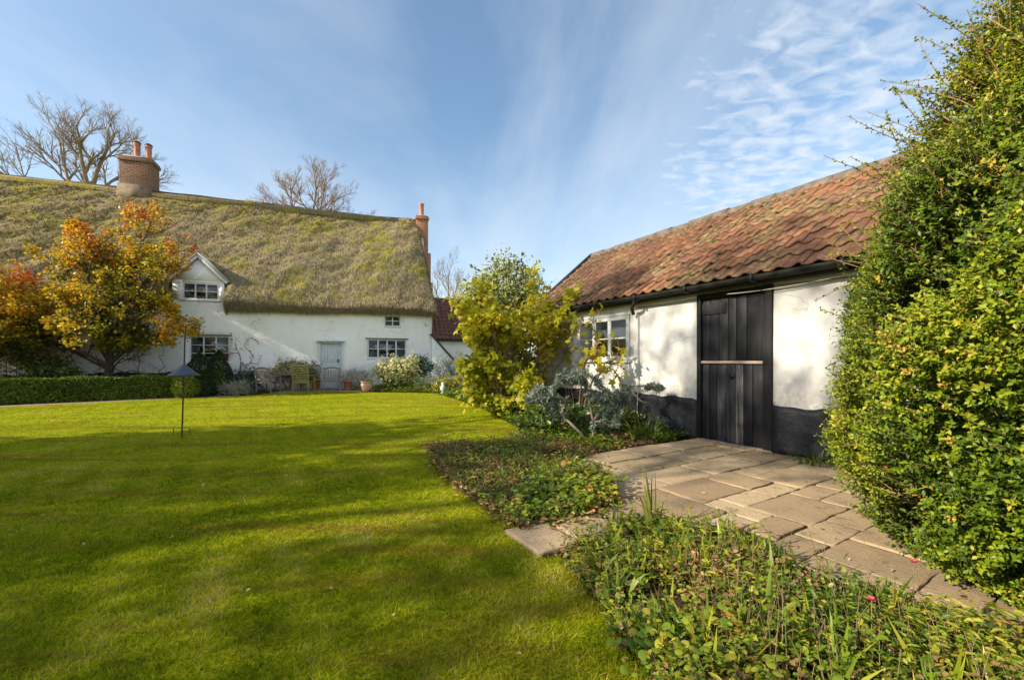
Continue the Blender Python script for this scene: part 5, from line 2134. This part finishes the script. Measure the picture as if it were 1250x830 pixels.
SR('hellebore', 'taller dark green leaves right behind the variegated bush', 'plant', (at(514, 18.7), 18.7, 0), [((0, 0, 1.0), (.4, .3, .55), 1)], ('l_bluegreen', 'stem'), 627, 50, .12, 18, OVAL, .5, .8, 5, .005, .10)
SR('shrub', 'low bright green clump between the variegated bush and the wing wall', 'plant', (at(524, 17.4), 17.4, 0), [((0, 0, .32), (.75, .4, .36), 1)], ('l_green', 'stem'), 628, 90, .09, 22, NEEDLE, .45, .9, 6, .004, .09, -.6)
SR('spurge', 'blue green spurge with upright stems in front of the annexe wall', 'plant', (at(548, 18.4), 18.4, 0), [((0, 0, .95), (.75, .4, .62), 1)], ('l_bluegreen', 'stem'), 629, 70, .14, 22, NEEDLE, .55, .8, 6, .005, .08, -.3)
SR('shrub', 'small yellow green plant at the bed edge near the pale stone', 'plant', (at(545, 16.6), 16.6, 0), [((0, 0, .3), (.5, .35, .3), 1)], ('l_green', 'stem'), 630, 70, .07, 18, OVAL, .8, .9, 6, .004, .09)
SR('heather_mound', 'low orange green mound beside the stones at the lawn corner', 'plant', (at(588, 14.4), 14.4, 0), [((0, 0, .30), (.72, .45, .34), 1)], ('l_mound', 'stem'), 631, 120, .07, 26, NEEDLE, .5, .9, 7, .004, .08, -.2)
SR('shrub', 'green leafy plant at the foot of the yellow shrub beside the lawn', 'plant', (at(600, 11.4), 11.4, 0), [((0, 0, .35), (.5, .4, .35), 1)], ('l_green', 'stem'), 632, 80, .09, 14, OVAL, .4, .9, 6, .004, .09)
SR('shrub', 'low mixed green foliage under the blue grey shrub', 'plant', gp(700, 530), [((0, .2, .22), (.9, .5, .26), 1), ((1.0, .4, .16), (.6, .35, .18), .5)], ('l_green', 'stem'), 633, 150, .07, 14, OVAL, .32, .9, 8, .004, .09)


# climbing rose with red leaves by the left window, dead branches on the wall
def build_rose():
    o = cot(-3.55, -.06)
    root = empty('climbing_rose', (o[0], o[1], 0), COT_R, 'thin climbing rose with a few red leaves on the white wall by the window', 'plant')
    g = rng_(641)
    A = np.stack([g.uniform(-.9, .9, 46), g.uniform(-.14, -.02, 46), g.uniform(.7, 2.3, 46)], -1)
    P, par, D, tips = grow([[(0, -.05, 0), (.05, -.06, .6), (.1, -.06, 1.2)]], A, g, .15, .35, .08)
    m = MB()
    skin(m, P, par, tips, .004, 2.3, .02, 5)
    m.build('stems', MT['bark'], root)
    lm = MB()
    leaves_at(lm, g, P[tips], .07, 3, .065, OVAL, lambda Q: np.full(len(Q), .55), .5)
    lm.build('foliage', MT['l_roseleaf'], root)
    # bare climber stems further left on the wall
    o = cot(-7.6, -.06)
    root = empty('bare_climber', (o[0], o[1], 0), COT_R, 'bare brown climber stems against the white wall behind the autumn tree', 'plant')
    A = np.stack([g.uniform(-1.6, 1.6, 90), g.uniform(-.14, -.02, 90), g.uniform(.5, 2.0, 90)], -1)
    P, par, D, tips = grow([[(x, -.05, 0), (x + .05, -.06, .5)] for x in (-1.2, -.4, .4, 1.2)], A, g, .15, .35, .06)
    m = MB()
    skin(m, P, par, tips, .004, 2.3, .02, 5)
    m.build('stems', MT['bark'], root)
    # wire trellis at the far left
    o = cot(-10.75, -.1)
    t = MB()
    for x in (-.28, 0, .28):
        t.tube([(x, 0, 0), (x, 0, 1.75 if x else 2.1)], .012, 5)
    for z in (.5, .9, 1.3, 1.7):
        t.tube([(-.28, 0, z), (.28, 0, z)], .009, 5)
    an = np.linspace(0, math.pi, 9)
    t.tube(np.stack([.28 * np.cos(an), 0 * an, 1.75 + .3 * np.sin(an)], -1), .012, 5)
    ob = t.build('trellis', MT['rust'], None)
    ob.location = (o[0], o[1], 0)
    ob.rotation_euler = (0, 0, COT_R)
    tag(ob, 'arched dark metal trellis against the cottage wall at the left edge', 'trellis')


build_rose()


# ------------------------------------------------------------------ garden furniture
def armchair(label, loc, rz, mat, high=False, grp='wooden garden chairs on the patio'):
    root = empty('garden_chair', loc, rz, label, 'chair', grp)
    w, d = .62, .56
    bh = 1.08 if high else .98
    for sx in (-1, 1):
        l = MB()
        l.bar((sx * w / 2, -d / 2, 0), (sx * w / 2, -d / 2, .64), .05, .05)
        l.build('leg', mat, root, bevel=.004)
        l = MB()
        l.bar((sx * w / 2, d / 2, 0), (sx * w / 2, d / 2, .42), .05, .05)
        l.bar((sx * w / 2, d / 2, .42), (sx * w / 2, d / 2 + .10, bh), .05, .048)
        l.build('leg', mat, root, bevel=.004)
        a = MB()
        a.bar((sx * w / 2, -d / 2 - .04, .66), (sx * w / 2, d / 2 + .06, .67), .075, .03)
        a.build('arm', mat, root, bevel=.006)
    s = MB()
    for k in range(6):
        y = -d / 2 + .03 + k * (d - .06) / 5
        s.bar((-w / 2 + .026, y, .43), (w / 2 - .026, y, .43), .075, .022)
    s.bar((-w / 2 + .026, -d / 2, .39), (w / 2 - .026, -d / 2, .39), .03, .055)
    s.bar((-w / 2 + .026, d / 2, .39), (w / 2 - .026, d / 2, .39), .03, .055)
    s.build('seat', mat, root, bevel=.003)
    b = MB()
    if high:
        for k in range(6):
            z = .50 + k * .095
            y = d / 2 + .10 * (z - .42) / (bh - .42)
            b.bar((-w / 2 + .026, y, z), (w / 2 - .026, y, z), .02, .05)
        b.bar((-w / 2 - .02, d / 2 + .10, bh), (w / 2 + .02, d / 2 + .10, bh), .03, .07)
    else:
        n = 9
        for k in range(n):
            x = -w / 2 + .05 + k * (w - .1) / (n - 1)
            b.bar((x, d / 2 + .012, .52), (x, d / 2 + .085, bh - .09), .035, .014)
        b.bar((-w / 2 + .026, d / 2 + .012, .52), (w / 2 - .026, d / 2 + .012, .52), .025, .05)
        t = np.linspace(0, 1, 7)
        for i in range(6):
            z0, z1 = bh - .06 + .07 * math.sin(t[i] * math.pi), bh - .06 + .07 * math.sin(t[i + 1] * math.pi)
            b.bar((-w / 2 - .02 + t[i] * (w + .04), d / 2 + .09, z0), (-w / 2 - .02 + t[i + 1] * (w + .04), d / 2 + .09, z1), .03, .08)
    b.build('backrest', mat, root, bevel=.003)
    return root


armchair('silvery wooden armchair with slatted back, leftmost on the patio', (at(328, 16.75), 16.75, 0.012), R(172), MT['teak'])
armchair('greenish wooden chair with a tall horizontally slatted back, in front of the table', (at(371, 17.15), 17.15, 0.012), R(183), MT['greenteak'], True)
armchair('silvery wooden armchair with slatted back, nearest the cottage door', (at(405, 17.75), 17.75, 0.012), R(205), MT['teak'])


def garden_table():
    root = empty('garden_table', (at(352, 17.75), 17.75, 0.012), R(12), 'weathered wooden garden table between the chairs', 'table')
    t = MB()
    for k in range(7):
        t.box((-.48, -.36 + k * .104, .72), (.48, -.36 + k * .104 + .094, .745))
    t.box((-.45, -.33, .655), (.45, -.305, .718))
    t.box((-.45, .315, .655), (.45, .34, .718))
    t.build('tabletop', MT['teak'], root, bevel=.003)
    for sx in (-1, 1):
        for sy in (-1, 1):
            l = MB()
            l.box((sx * .42 - .03, sy * .30 - .03, 0), (sx * .42 + .03, sy * .30 + .03, .718))
            l.build('leg', MT['teak'], root, bevel=.003)


garden_table()


def pot(label, loc, r, h, mat, round_=False, plant=None, seed=1):
    if round_:
        prof = [(r * .55, 0), (r * .8, h * .2), (r * 1.0, h * .55), (r * .98, h * .78), (r * .90, h * .86), (r * 1.02, h * .88), (r * 1.06, h), (r * .92, h), (r * .85, h * .85), (r * .0, h * .82)]
    else:
        prof = [(r * .72, 0), (r * .76, .02), (r * .93, h * .78), (r * 1.04, h * .79), (r * 1.06, h), (r * .94, h), (r * .88, h * .85), (0, h * .82)]
    root = empty('plant_pot', loc, 0, label, 'pot', 'terracotta pots by the cottage door')
    m = MB()
    m.lathe([(0, 0.002)] + prof, (0, 0, 0), 22)
    m.build('pot', mat, root, smooth=True)
    if plant:
        g = rng_(seed)
        n = 160
        P = np.stack([g.normal(0, r * .4, n), g.normal(0, r * .4, n), np.abs(g.normal(0, .07, n)) + h * .86], -1)
        l = MB()
        l.inst(OVAL, P, rand_dirs(g, n) + np.array([0, 0, .5]), rand_dirs(g, n), g.uniform(.04, .09, n), np.clip(g.normal(.5, .2, n), 0, 1))
        l.build('foliage', MT[plant], root)


pot('rust red terracotta pot against the wall behind the garden chairs', (at(386, 18.15), 18.15, .012), .17, .50, MT['terracotta'], False, 'l_green', 1)
pot('rust red terracotta pot just right of the cottage door', (at(425, 18.0), 18.0, .012), .19, .44, MT['terracotta'], False, None)
pot('rounded pale terracotta pot beside the variegated bush', (at(448, 17.2), 17.2, .012), .24, .42, MT['paleterra'], True, 'l_bed', 2)


def small_stones():
    g = rng_(71)
    import mathutils
    for (px, Y, s, lab, nm, mt) in ((575, 14.9, .30, 'pale flat stone at the corner of the lawn bed', 'stone', 'stone'), (566, 15.3, .16, 'small stone beside the larger pale one', 'stone', 'stone')):
        m = MB()
        zs = np.linspace(-1, 1, 7)
        prof = [(math.sqrt(max(0, 1 - z * z)) * s, z * s * .35) for z in zs]
        m.lathe(prof, (0, 0, 0), 10)
        V = m.V[0]
        V += norm(V + 1e-6) * (lump(V, 3 + int(px), 2.2, 3) * s * .25)[:, None]
        o = m.build(nm, MT[mt], None, smooth=True, loc=(at(px, Y), Y, s * .15))
        tag(o, lab, 'stone')
    # little pale figure sitting at the bed edge
    root = empty('garden_ornament', (at(541, 16.2), 16.2, 0), 0, 'tiny pale blue stone bird ornament at the edge of the bed', 'ornament')
    m = MB()
    m.lathe([(.001, 0), (.09, 0), (.10, .03), (.06, .05), (.055, .09), (.11, .16), (.12, .24), (.07, .31), (.05, .34), (.07, .39), (.05, .44), (.001, .46)], (0, 0, 0), 14)
    m.add(np.array([(.03, -.06, .40), (-.03, -.06, .40), (0, -.14, .38), (0, -.06, .43)]), np.array([(0, 2, 1), (0, 3, 2), (1, 2, 3)]))
    m.add(np.array([(-.05, .08, .20), (.05, .08, .20), (.03, .24, .26), (-.03, .24, .26), (0, .1, .28)]), [(0, 1, 2, 3), (0, 3, 4), (1, 4, 2), (3, 2, 4)])
    m.build('body', MT['figure'], root, smooth=True)


small_stones()


# ------------------------------------------------------------------ bird feeder pole
def feeder():
    Y = 6.95
    root = empty('feeder_pole', (at(222, Y), Y, 0), 0, 'slim black bird feeder pole with a conical baffle standing on the lawn', 'bird feeder')
    lean = .06
    p = MB()
    H = 1.88
    p.tube([(0, 0, 0), (lean * .5, 0, .9), (lean, 0, H)], .011, 8)
    p.build('pole', MT['iron'], root, smooth=True)
    f = MB()
    for sx in (-1, 1):
        f.tube([(0, 0, .165), (sx * .10, 0, .17), (sx * .135, 0, .165), (sx * .14, 0, .13), (sx * .14, 0, 0)], .006, 6)
    f.build('prong', MT['iron'], root, smooth=True)
    b = MB()
    prof = [(.013, 1.235), (.03, 1.225), (.09, 1.165), (.16, 1.095), (.225, 1.055), (.222, 1.048), (.155, 1.083), (.085, 1.15), (.02, 1.20)]
    b.lathe(prof, (lean * .6, 0, 0), 28)
    b.build('baffle', simple('slate_blue_baffle', (.045, .055, .075), .4, 10, .2, .001), root, smooth=True)
    h = MB()
    an = np.linspace(math.pi, -.2, 10)
    pts = [(lean, 0, H - .02), (lean + .02, 0, H + .03), (lean + .10, 0, H + .055), (lean + .20, 0, H + .045), (lean + .235, 0, H - .0)]
    an = np.linspace(math.pi * .0, -math.pi, 8)
    pts += [(lean + .205 + .035 * math.cos(a) - .005, 0, H - .05 + .035 * math.sin(a)) for a in an]
    h.tube(pts, .0085, 7)
    h.build('hook', MT['iron'], root, smooth=True)


feeder()


# ================================================================== beds: ground cover
def sprigs(m, g, P, h, per, size, tmpl, rnd0, lumpseed, stems=None, tilt=.5, zspread=1.0):
    n = len(P)
    hh = h * g.uniform(.35, 1.0, n)
    hh *= np.clip(1 + .6 * lump(np.column_stack([P, np.zeros(n)]), lumpseed, .8, 2), .3, 1.7)
    base = np.column_stack([P, np.full(n, .008)])
    d = norm(np.column_stack([g.normal(0, tilt, (n, 2)), np.ones(n)]))
    u = (1 - g.random((n, per)) ** 1.6 * zspread)
    Q = base[:, None, :] + d[:, None, :] * (hh[:, None] * u)[..., None]
    Q = Q.reshape(-1, 3) + g.normal(0, size * .35, (n * per, 3))
    Q[:, 2] = np.maximum(Q[:, 2], .012)
    X = rand_dirs(g, n * per)
    X[:, 2] = np.abs(X[:, 2]) * .5 - .15
    Z = rand_dirs(g, n * per) * .55 + np.array([0, 0, 1.0])
    plant = np.repeat(g.normal(0, .12, n), per)
    m.inst(tmpl, Q, X, Z, size * g.uniform(.5, 1.25, n * per), np.clip(rnd0 + plant + .22 * lump(Q, lumpseed + 1, .9, 3) + g.normal(0, .12, n * per), 0, 1))
    if stems is not None:
        tmpl2 = (np.array([(0, -.0016, 0), (0, .0016, 0), (1, 0, 0), (0, 0, .003)], float), np.array([(0, 2, 1), (1, 2, 3), (3, 2, 0)]))
        tv = tmpl2[0].copy()
        for i in range(n):
            pass
        top = base + d * hh[:, None]
        t3 = np.array([(0, -.0018, 0), (0, .0018, 0), (1, .0008, 0), (1, -.0008, 0)], float)
        X = d
        Y = norm(np.cross(np.array([0, 1.0, .2]), d))
        V = np.stack([base - Y * .0018, base + Y * .0018, top + Y * .0008, top - Y * .0008], 1).reshape(-1, 3)
        F = (np.array([(0, 1, 2, 3)])[None] + (np.arange(n) * 4)[:, None, None]).reshape(-1, 4)
        stems.add(V, F, .5)


def build_beds():
    g = rng_(801)
    # near bed B: fresh green leaves, several kinds mixed
    m, st = MB(), MB()
    P = scatter_poly(g, BED_B, 6200)
    d = np.hypot(P[:, 0] - 1.2, P[:, 1] - 2.2)
    far = P[:, 1] < .9
    P = P[~far | (g.random(len(P)) < .35)]
    P = P[lump(np.column_stack([P, np.zeros(len(P))]), 97, 1.1, 2) + .3 * g.normal(size=len(P)) > -.42]
    n = len(P)
    sel = g.random(n)
    kind = lump(np.column_stack([P, np.zeros(n)]), 91, .55, 2) + g.normal(0, .25, n)
    a = P[kind > .15]
    sprigs(m, g, a, .17, 9, .031, OVAL, .52, 811, st, .5)
    b = P[(kind <= .15) & (kind > -.25)]
    sprigs(m, g, b, .14, 8, .031, ROUND, .46, 812, st, .45)
    c = P[kind <= -.25]
    sprigs(m, g, c, .22, 12, .027, OVAL, .62, 813, st, .4)
    w = P[g.random(len(P)) < .15]
    sprigs(m, g, w, .22, 10, .055, LANCE, .55, 814, st, .35)
    # thin grassy tufts growing through
    tf = np.repeat(P[g.random(len(P)) < .018], 9, 0)
    nb = len(tf)
    m.inst(BLADE, np.column_stack([tf + g.normal(0, .012, (nb, 2)), np.zeros(nb)]), np.column_stack([g.normal(0, .35, (nb, 2)), np.ones(nb)]), rand_dirs(g, nb), g.uniform(.10, .28, nb), np.clip(g.normal(.6, .15, nb), 0, 1))
    dm = MB()
    w = P[lump(np.column_stack([P, np.zeros(len(P))]), 96, .7, 2) + .3 * g.normal(size=len(P)) > .22]
    sprigs(dm, g, w, .17, 7, .034, OVAL, .58, 815, None, .6)
    w = scatter_poly(g, [(2.0, 2.0), (2.5, 1.85), (2.9, 1.3), (2.4, 1.1), (1.9, 1.5)], 500)
    sprigs(dm, g, w, .10, 7, .055, LANCE, .6, 816, None, .9)
    tag(dm.build('dead_leaves', MT['l_dead']), kind='stuff')
    o = m.build('ground_cover', MT['l_bed'])
    tag(o, kind='stuff')
    o = st.build('dry_stems', MT['stem'])
    tag(o, kind='stuff')
    # tall brown stems sticking out of bed B
    st = MB()
    for i in range(130):
        p = scatter_poly(g, [(1.2, 2.75), (1.75, 2.5), (2.0, 1.9), (1.6, 1.3), (.95, 1.5), (.9, 2.2)], 1)[0]
        h = g.uniform(.15, .34)
        dd = g.normal(0, .14, 2)
        st.tube([(p[0], p[1], 0), (p[0] + dd[0] * h * .4, p[1] + dd[1] * h * .4, h * .55), (p[0] + dd[0] * h, p[1] + dd[1] * h, h)], [.0022, .0018, .001], 4, .5, False)
    tag(st.build('dry_stems', MT['stem']), kind='stuff')
    # bed A: brown dying cover to the rear, fresh geranium leaves in front
    m, md, st = MB(), MB(), MB()
    P = scatter_poly(g, BED_A, 5200)
    n = len(P)
    front = (P[:, 0] * .62 - P[:, 1]) > -3.75 + .35 * g.normal(size=n)
    gl = lump(np.column_stack([P, np.zeros(n)]), 92, .5, 2) + g.normal(0, .3, n)
    sprigs(m, g, P[front & (gl > .05)], .17, 6, .055, LOBED, .52, 821, st, .4)
    sprigs(m, g, P[front & (gl > -.35) & (gl <= .05)], .15, 7, .040, OVAL, .50, 827, st, .45)
    sprigs(m, g, P[~front & (gl > .08)], .11, 6, .038, OVAL, .42, 822, st, .5)
    w = P[g.random(n) < .14]
    sprigs(m, g, w, .20, 8, .06, LANCE, .50, 825, st, .4)
    sprigs(md, g, P[g.random(n) < .2], .14, 5, .045, OVAL, .6, 826, None, .6)
    back = P[~front & (gl <= .3)]
    sprigs(md, g, back, .11, 9, .034, OVAL, .42, 823, st, .5)
    sprigs(md, g, P[front & (gl <= -.2)], .05, 5, .04, OVAL, .55, 824, None, .5)
    tag(m.build('ground_cover', MT['l_bed']), kind='stuff')
    tag(md.build('dead_leaves', MT['l_dead']), kind='stuff')
    tag(st.build('dry_stems', MT['stem']), kind='stuff')
    # bed C along the barn
    m, md = MB(), MB()
    P = scatter_poly(g, BED_C, 5200)
    n = len(P)
    gl = lump(np.column_stack([P, np.zeros(n)]), 93, .5, 2) + g.normal(0, .3, n)
    sprigs(m, g, P[gl > -.1], .16, 6, .055, OVAL, .40, 831, None, .4)
    sprigs(md, g, P[gl <= -.1], .06, 4, .05, OVAL, .5, 832, None, .5)
    tag(m.build('ground_cover', MT['l_bed']), kind='stuff')
    tag(md.build('dead_leaves', MT['l_dead']), kind='stuff')
    # bed D by the cottage corner and the hedge bed
    m = MB()
    P = scatter_poly(g, BED_D, 3600)
    sprigs(m, g, P, .22, 6, .08, OVAL, .42, 841, None, .4)
    P = scatter_poly(g, HEDGE_BED, 2600)
    sprigs(m, g, P, .12, 5, .08, OVAL, .35, 842, None, .4)
    tag(m.build('ground_cover', MT['l_bed']), kind='stuff')
    # weeds in the paving joints
    m = MB()
    P = np.array([barn_xy(*q) for q in np.column_stack([g.uniform(-1, 4, 260), g.uniform(-3.3, -.1, 260)])])
    P = P[lump(np.column_stack([P, np.zeros(len(P))]), 94, .6, 2) > .35]
    sprigs(m, g, P, .03, 4, .022, OVAL, .45, 851, None, .6)
    # leaf litter piled along the slab edges
    tag(m.build('weeds', MT['l_green']), kind='stuff')
    # two pink blooms
    for (x, y, z, lab) in ((1.93, 1.98, .33, 'small pink bloom nearer the evergreen bush'), (1.50, 1.72, .30, 'small pink bloom among yellow green leaves in the near bed')):
        root = empty('pink_flower', (x, y, 0), 0, lab, 'flower')
        s = MB()
        s.tube([(0, 0, 0), (.01, .01, z * .5), (0, 0, z)], .0022, 5)
        s.build('stem', MT['stem'], root)
        f = MB()
        k = 14
        an = np.arange(k) * 2.4
        el = .25 + .9 * np.arange(k) / k
        X = np.stack([np.cos(an) * np.cos(el), np.sin(an) * np.cos(el), np.sin(el)], -1)
        f.inst(OVAL, np.tile((0, 0, z), (k, 1)), X, np.tile((0, 0, 1.0), (k, 1)), .020, g.random(k))
        f.build('petals', MT['l_pink'], root)
    # leaves fallen on the lawn, paving and bed edges
    m = MB()
    P = scatter_poly(g, [q for q in LAWN if q[1] > 0] + [(.6, .8), (-6, .8)], 1500)
    P = P[(g.random(len(P)) < .5 / (1 + .0 * P[:, 1]))]
    P2 = np.concatenate([scatter_poly(g, [(.30, 2.72), (.75, 2.9), (.62, 2.3), (1.0, 1.6), (.56, 1.5), (.42, 2.3)], 170), scatter_poly(g, [(-1.3, 6.2), (-.5, 4.2), (.1, 3.1), (0, 3.05), (-.62, 4.05), (-1.05, 5.0)], 110),
                         scatter_poly(g, [(.15, 3.1), (.7, 3.45), (1.0, 3.9), (1.1, 3.7), (.5, 3.1)], 70)])
    P3 = np.array([barn_xy(*q) for q in np.column_stack([g.uniform(-1, 3, 60), g.uniform(-3.3, -.1, 60)])])
    P4 = np.array([barn_xy(*q) for q in np.column_stack([g.uniform(-1.1, .1, 60), g.uniform(-.45, -.06, 60)])])
    P5 = scatter_poly(g, [(-4.6, 2.2), (-9, 6.2), (-1.4, 6.0), (-.4, 3.4), (.3, 2.5), (.5, 1.4), (-2.5, 1.2)], 2600)
    P5 = P5[lump(np.column_stack([P5, np.zeros(len(P5))]), 99, .5, 3) > -.1]
    allP = np.concatenate([P, P2, P3, P4])
    zz = np.concatenate([np.full(len(P), .036), g.uniform(.02, .09, len(P2)), np.full(len(P3) + len(P4), .045)])
    n = len(allP)
    Xd = rand_dirs(g, n)
    Xd[:, 2] *= .15
    sz = np.concatenate([np.minimum(g.uniform(.022, .05, len(P)), .020 + .006 * P[:, 1]), g.uniform(.03, .08, len(P2)), g.uniform(.02, .045, len(P3) + len(P4))])
    k5 = len(P5)
    m.inst(LANCE, np.column_stack([P5, g.uniform(.012, .024, k5)]), rand_dirs(g, k5) * np.array([1, 1, .3]), np.array([0, 0, 1.0]) + rand_dirs(g, k5) * .6, g.uniform(.008, .022, k5), np.clip(g.normal(.15, .2, k5), 0, 1))
    m.inst(OVAL, np.column_stack([allP, zz]), Xd, np.array([0, 0, 1.0]) + rand_dirs(g, n) * .35, sz, g.random(n))
    tag(m.build('fallen_leaves', MT['l_fallen']), kind='stuff')


build_beds()


# ================================================================== grass
def build_grass():
    g = rng_(901)
    m = MB()

    def blades(P, h, w, lean):
        n = len(P)
        an = g.random(n) * 6.283
        d = np.stack([np.cos(an), np.sin(an), np.zeros(n)], -1)
        tip_d = g.normal(0, lean, (n, 2))
        hh = h * g.uniform(.45, 1.15, n)
        b = np.column_stack([P, np.zeros(n)])
        tip = b + np.column_stack([tip_d * hh[:, None], hh])
        ww = (w * g.uniform(.7, 1.3, n))[:, None]
        V = np.stack([b - d * ww, b + d * ww, tip], 1).reshape(-1, 3)
        F = np.arange(n * 3).reshape(-1, 3)
        pat = .20 * lump(b, 905, .5, 3) + .22 * lump(b, 906, 2.6, 3)
        thin = lump(b, 907, 1.1, 3) + .5 * g.normal(size=n)
        hh = hh * np.clip(1 + 1.3 * lump(b, 906, 2.6, 3), .25, 2.0) * np.where(thin < -.45, .35, 1)
        tip = b + np.column_stack([tip_d * hh[:, None], hh])
        m.add(V, F, np.repeat(np.clip(g.normal(.42, .27, n) + pat * 1.25, 0, 1), 3))
    # density falls with distance from the camera, blades widen to match
    for (y0, y1, dens, h, w, lean) in ((.6, 3.0, 11000, .030, .0024, .8), (3.0, 5.0, 5200, .027, .0031, .8), (5.0, 8.5, 2600, .019, .0034, .9), (8.5, 17.2, 900, .017, .007, .9)):
        x0, x1 = -1.38 * y1 - 3.0, .75
        area = (x1 - x0) * (y1 - y0)
        n = int(area * dens)
        q = np.column_stack([g.uniform(x0, x1, n), g.uniform(y0, y1, n)])
        q = q[(q[:, 0] > -1.38 * q[:, 1] - 3.0)]
        q = q[in_poly(q, LAWN)]
        blades(q, h, w, lean)
    # longer grass along the edges of the beds
    e = []
    for poly in (BED_A, BED_B):
        for i in range(len(poly)):
            a, b = np.array(poly[i]), np.array(poly[(i + 1) % len(poly)])
            L = np.linalg.norm(b - a)
            k = int(L * 900)
            e.append(a + (b - a) * g.random((k, 1)) + g.normal(0, .025, (k, 2)))
    e = np.concatenate(e)
    e = e[in_poly(e, LAWN)]
    blades(e, .055, .0020, .7)
    tag(m.build('grass', MT['grass']), kind='stuff')


build_grass()


# ================================================================== garden trees out of the frame on the left: they throw the long shadows
def shade_tree(base, c, r, n, seed, leaf, per, spread=.3):
    root = empty('garden_tree', base, 0, 'autumn garden tree whose shadow falls across the lawn', 'tree', 'garden trees beyond the left edge of the view')
    g = rng_(seed)
    A = ellipsoid_pts(g, n, c, r, .3, -.9, seed, .35)
    P, par, D, tips = grow([[(0, 0, 0), (.1, 0, c[2] * .3), (0, .1, c[2] * .55)]], A, g, .4, .38, .07)
    m = MB()
    skin(m, P, par, tips, .014, 2.25, .22, 7)
    m.build('trunk', MT['bark'], root, smooth=True)
    lm = MB()
    leaves_at(lm, g, P[tips], spread, per, leaf, OVAL, lambda Q: .5 + .2 * lump(Q, seed, .3, 2), .3)
    lm.build('crown', MT['l_autumn'], root)


shade_tree((-15.5, 1.6, 0), (0, 0, 5.0), (1.4, 1.5, 4.2), 90, 951, .2, 90, .36)
shade_tree((-15.2, -1.5, 0), (0, 0, 5.2), (1.4, 1.4, 4.2), 80, 952, .2, 90, .36)
shade_tree((-14.6, -4.6, 0), (0, 0, 5.0), (1.6, 1.5, 4.6), 80, 954, .2, 50, .34)
shade_tree((-13.6, -7.6, 0), (0, 0, 4.4), (1.5, 1.5, 4.0), 60, 957, .2, 44, .34)
shade_tree((-12.4, -10.4, 0), (0, 0, 3.9), (1.5, 1.5, 3.5), 40, 958, .2, 56, .34)
shade_tree((-18.5, .2, 0), (0, 0, 6.4), (1.6, 1.8, 3.0), 36, 953, .2, 50, .32)
shade_tree((-15.0, -2.8, 0), (0, 0, 12.6), (2.0, 1.8, 2.4), 70, 955, .15, 40, .34)
shade_tree((-16.8, .4, 0), (0, 0, 12.8), (2.0, 1.8, 2.4), 60, 956, .15, 36, .34)
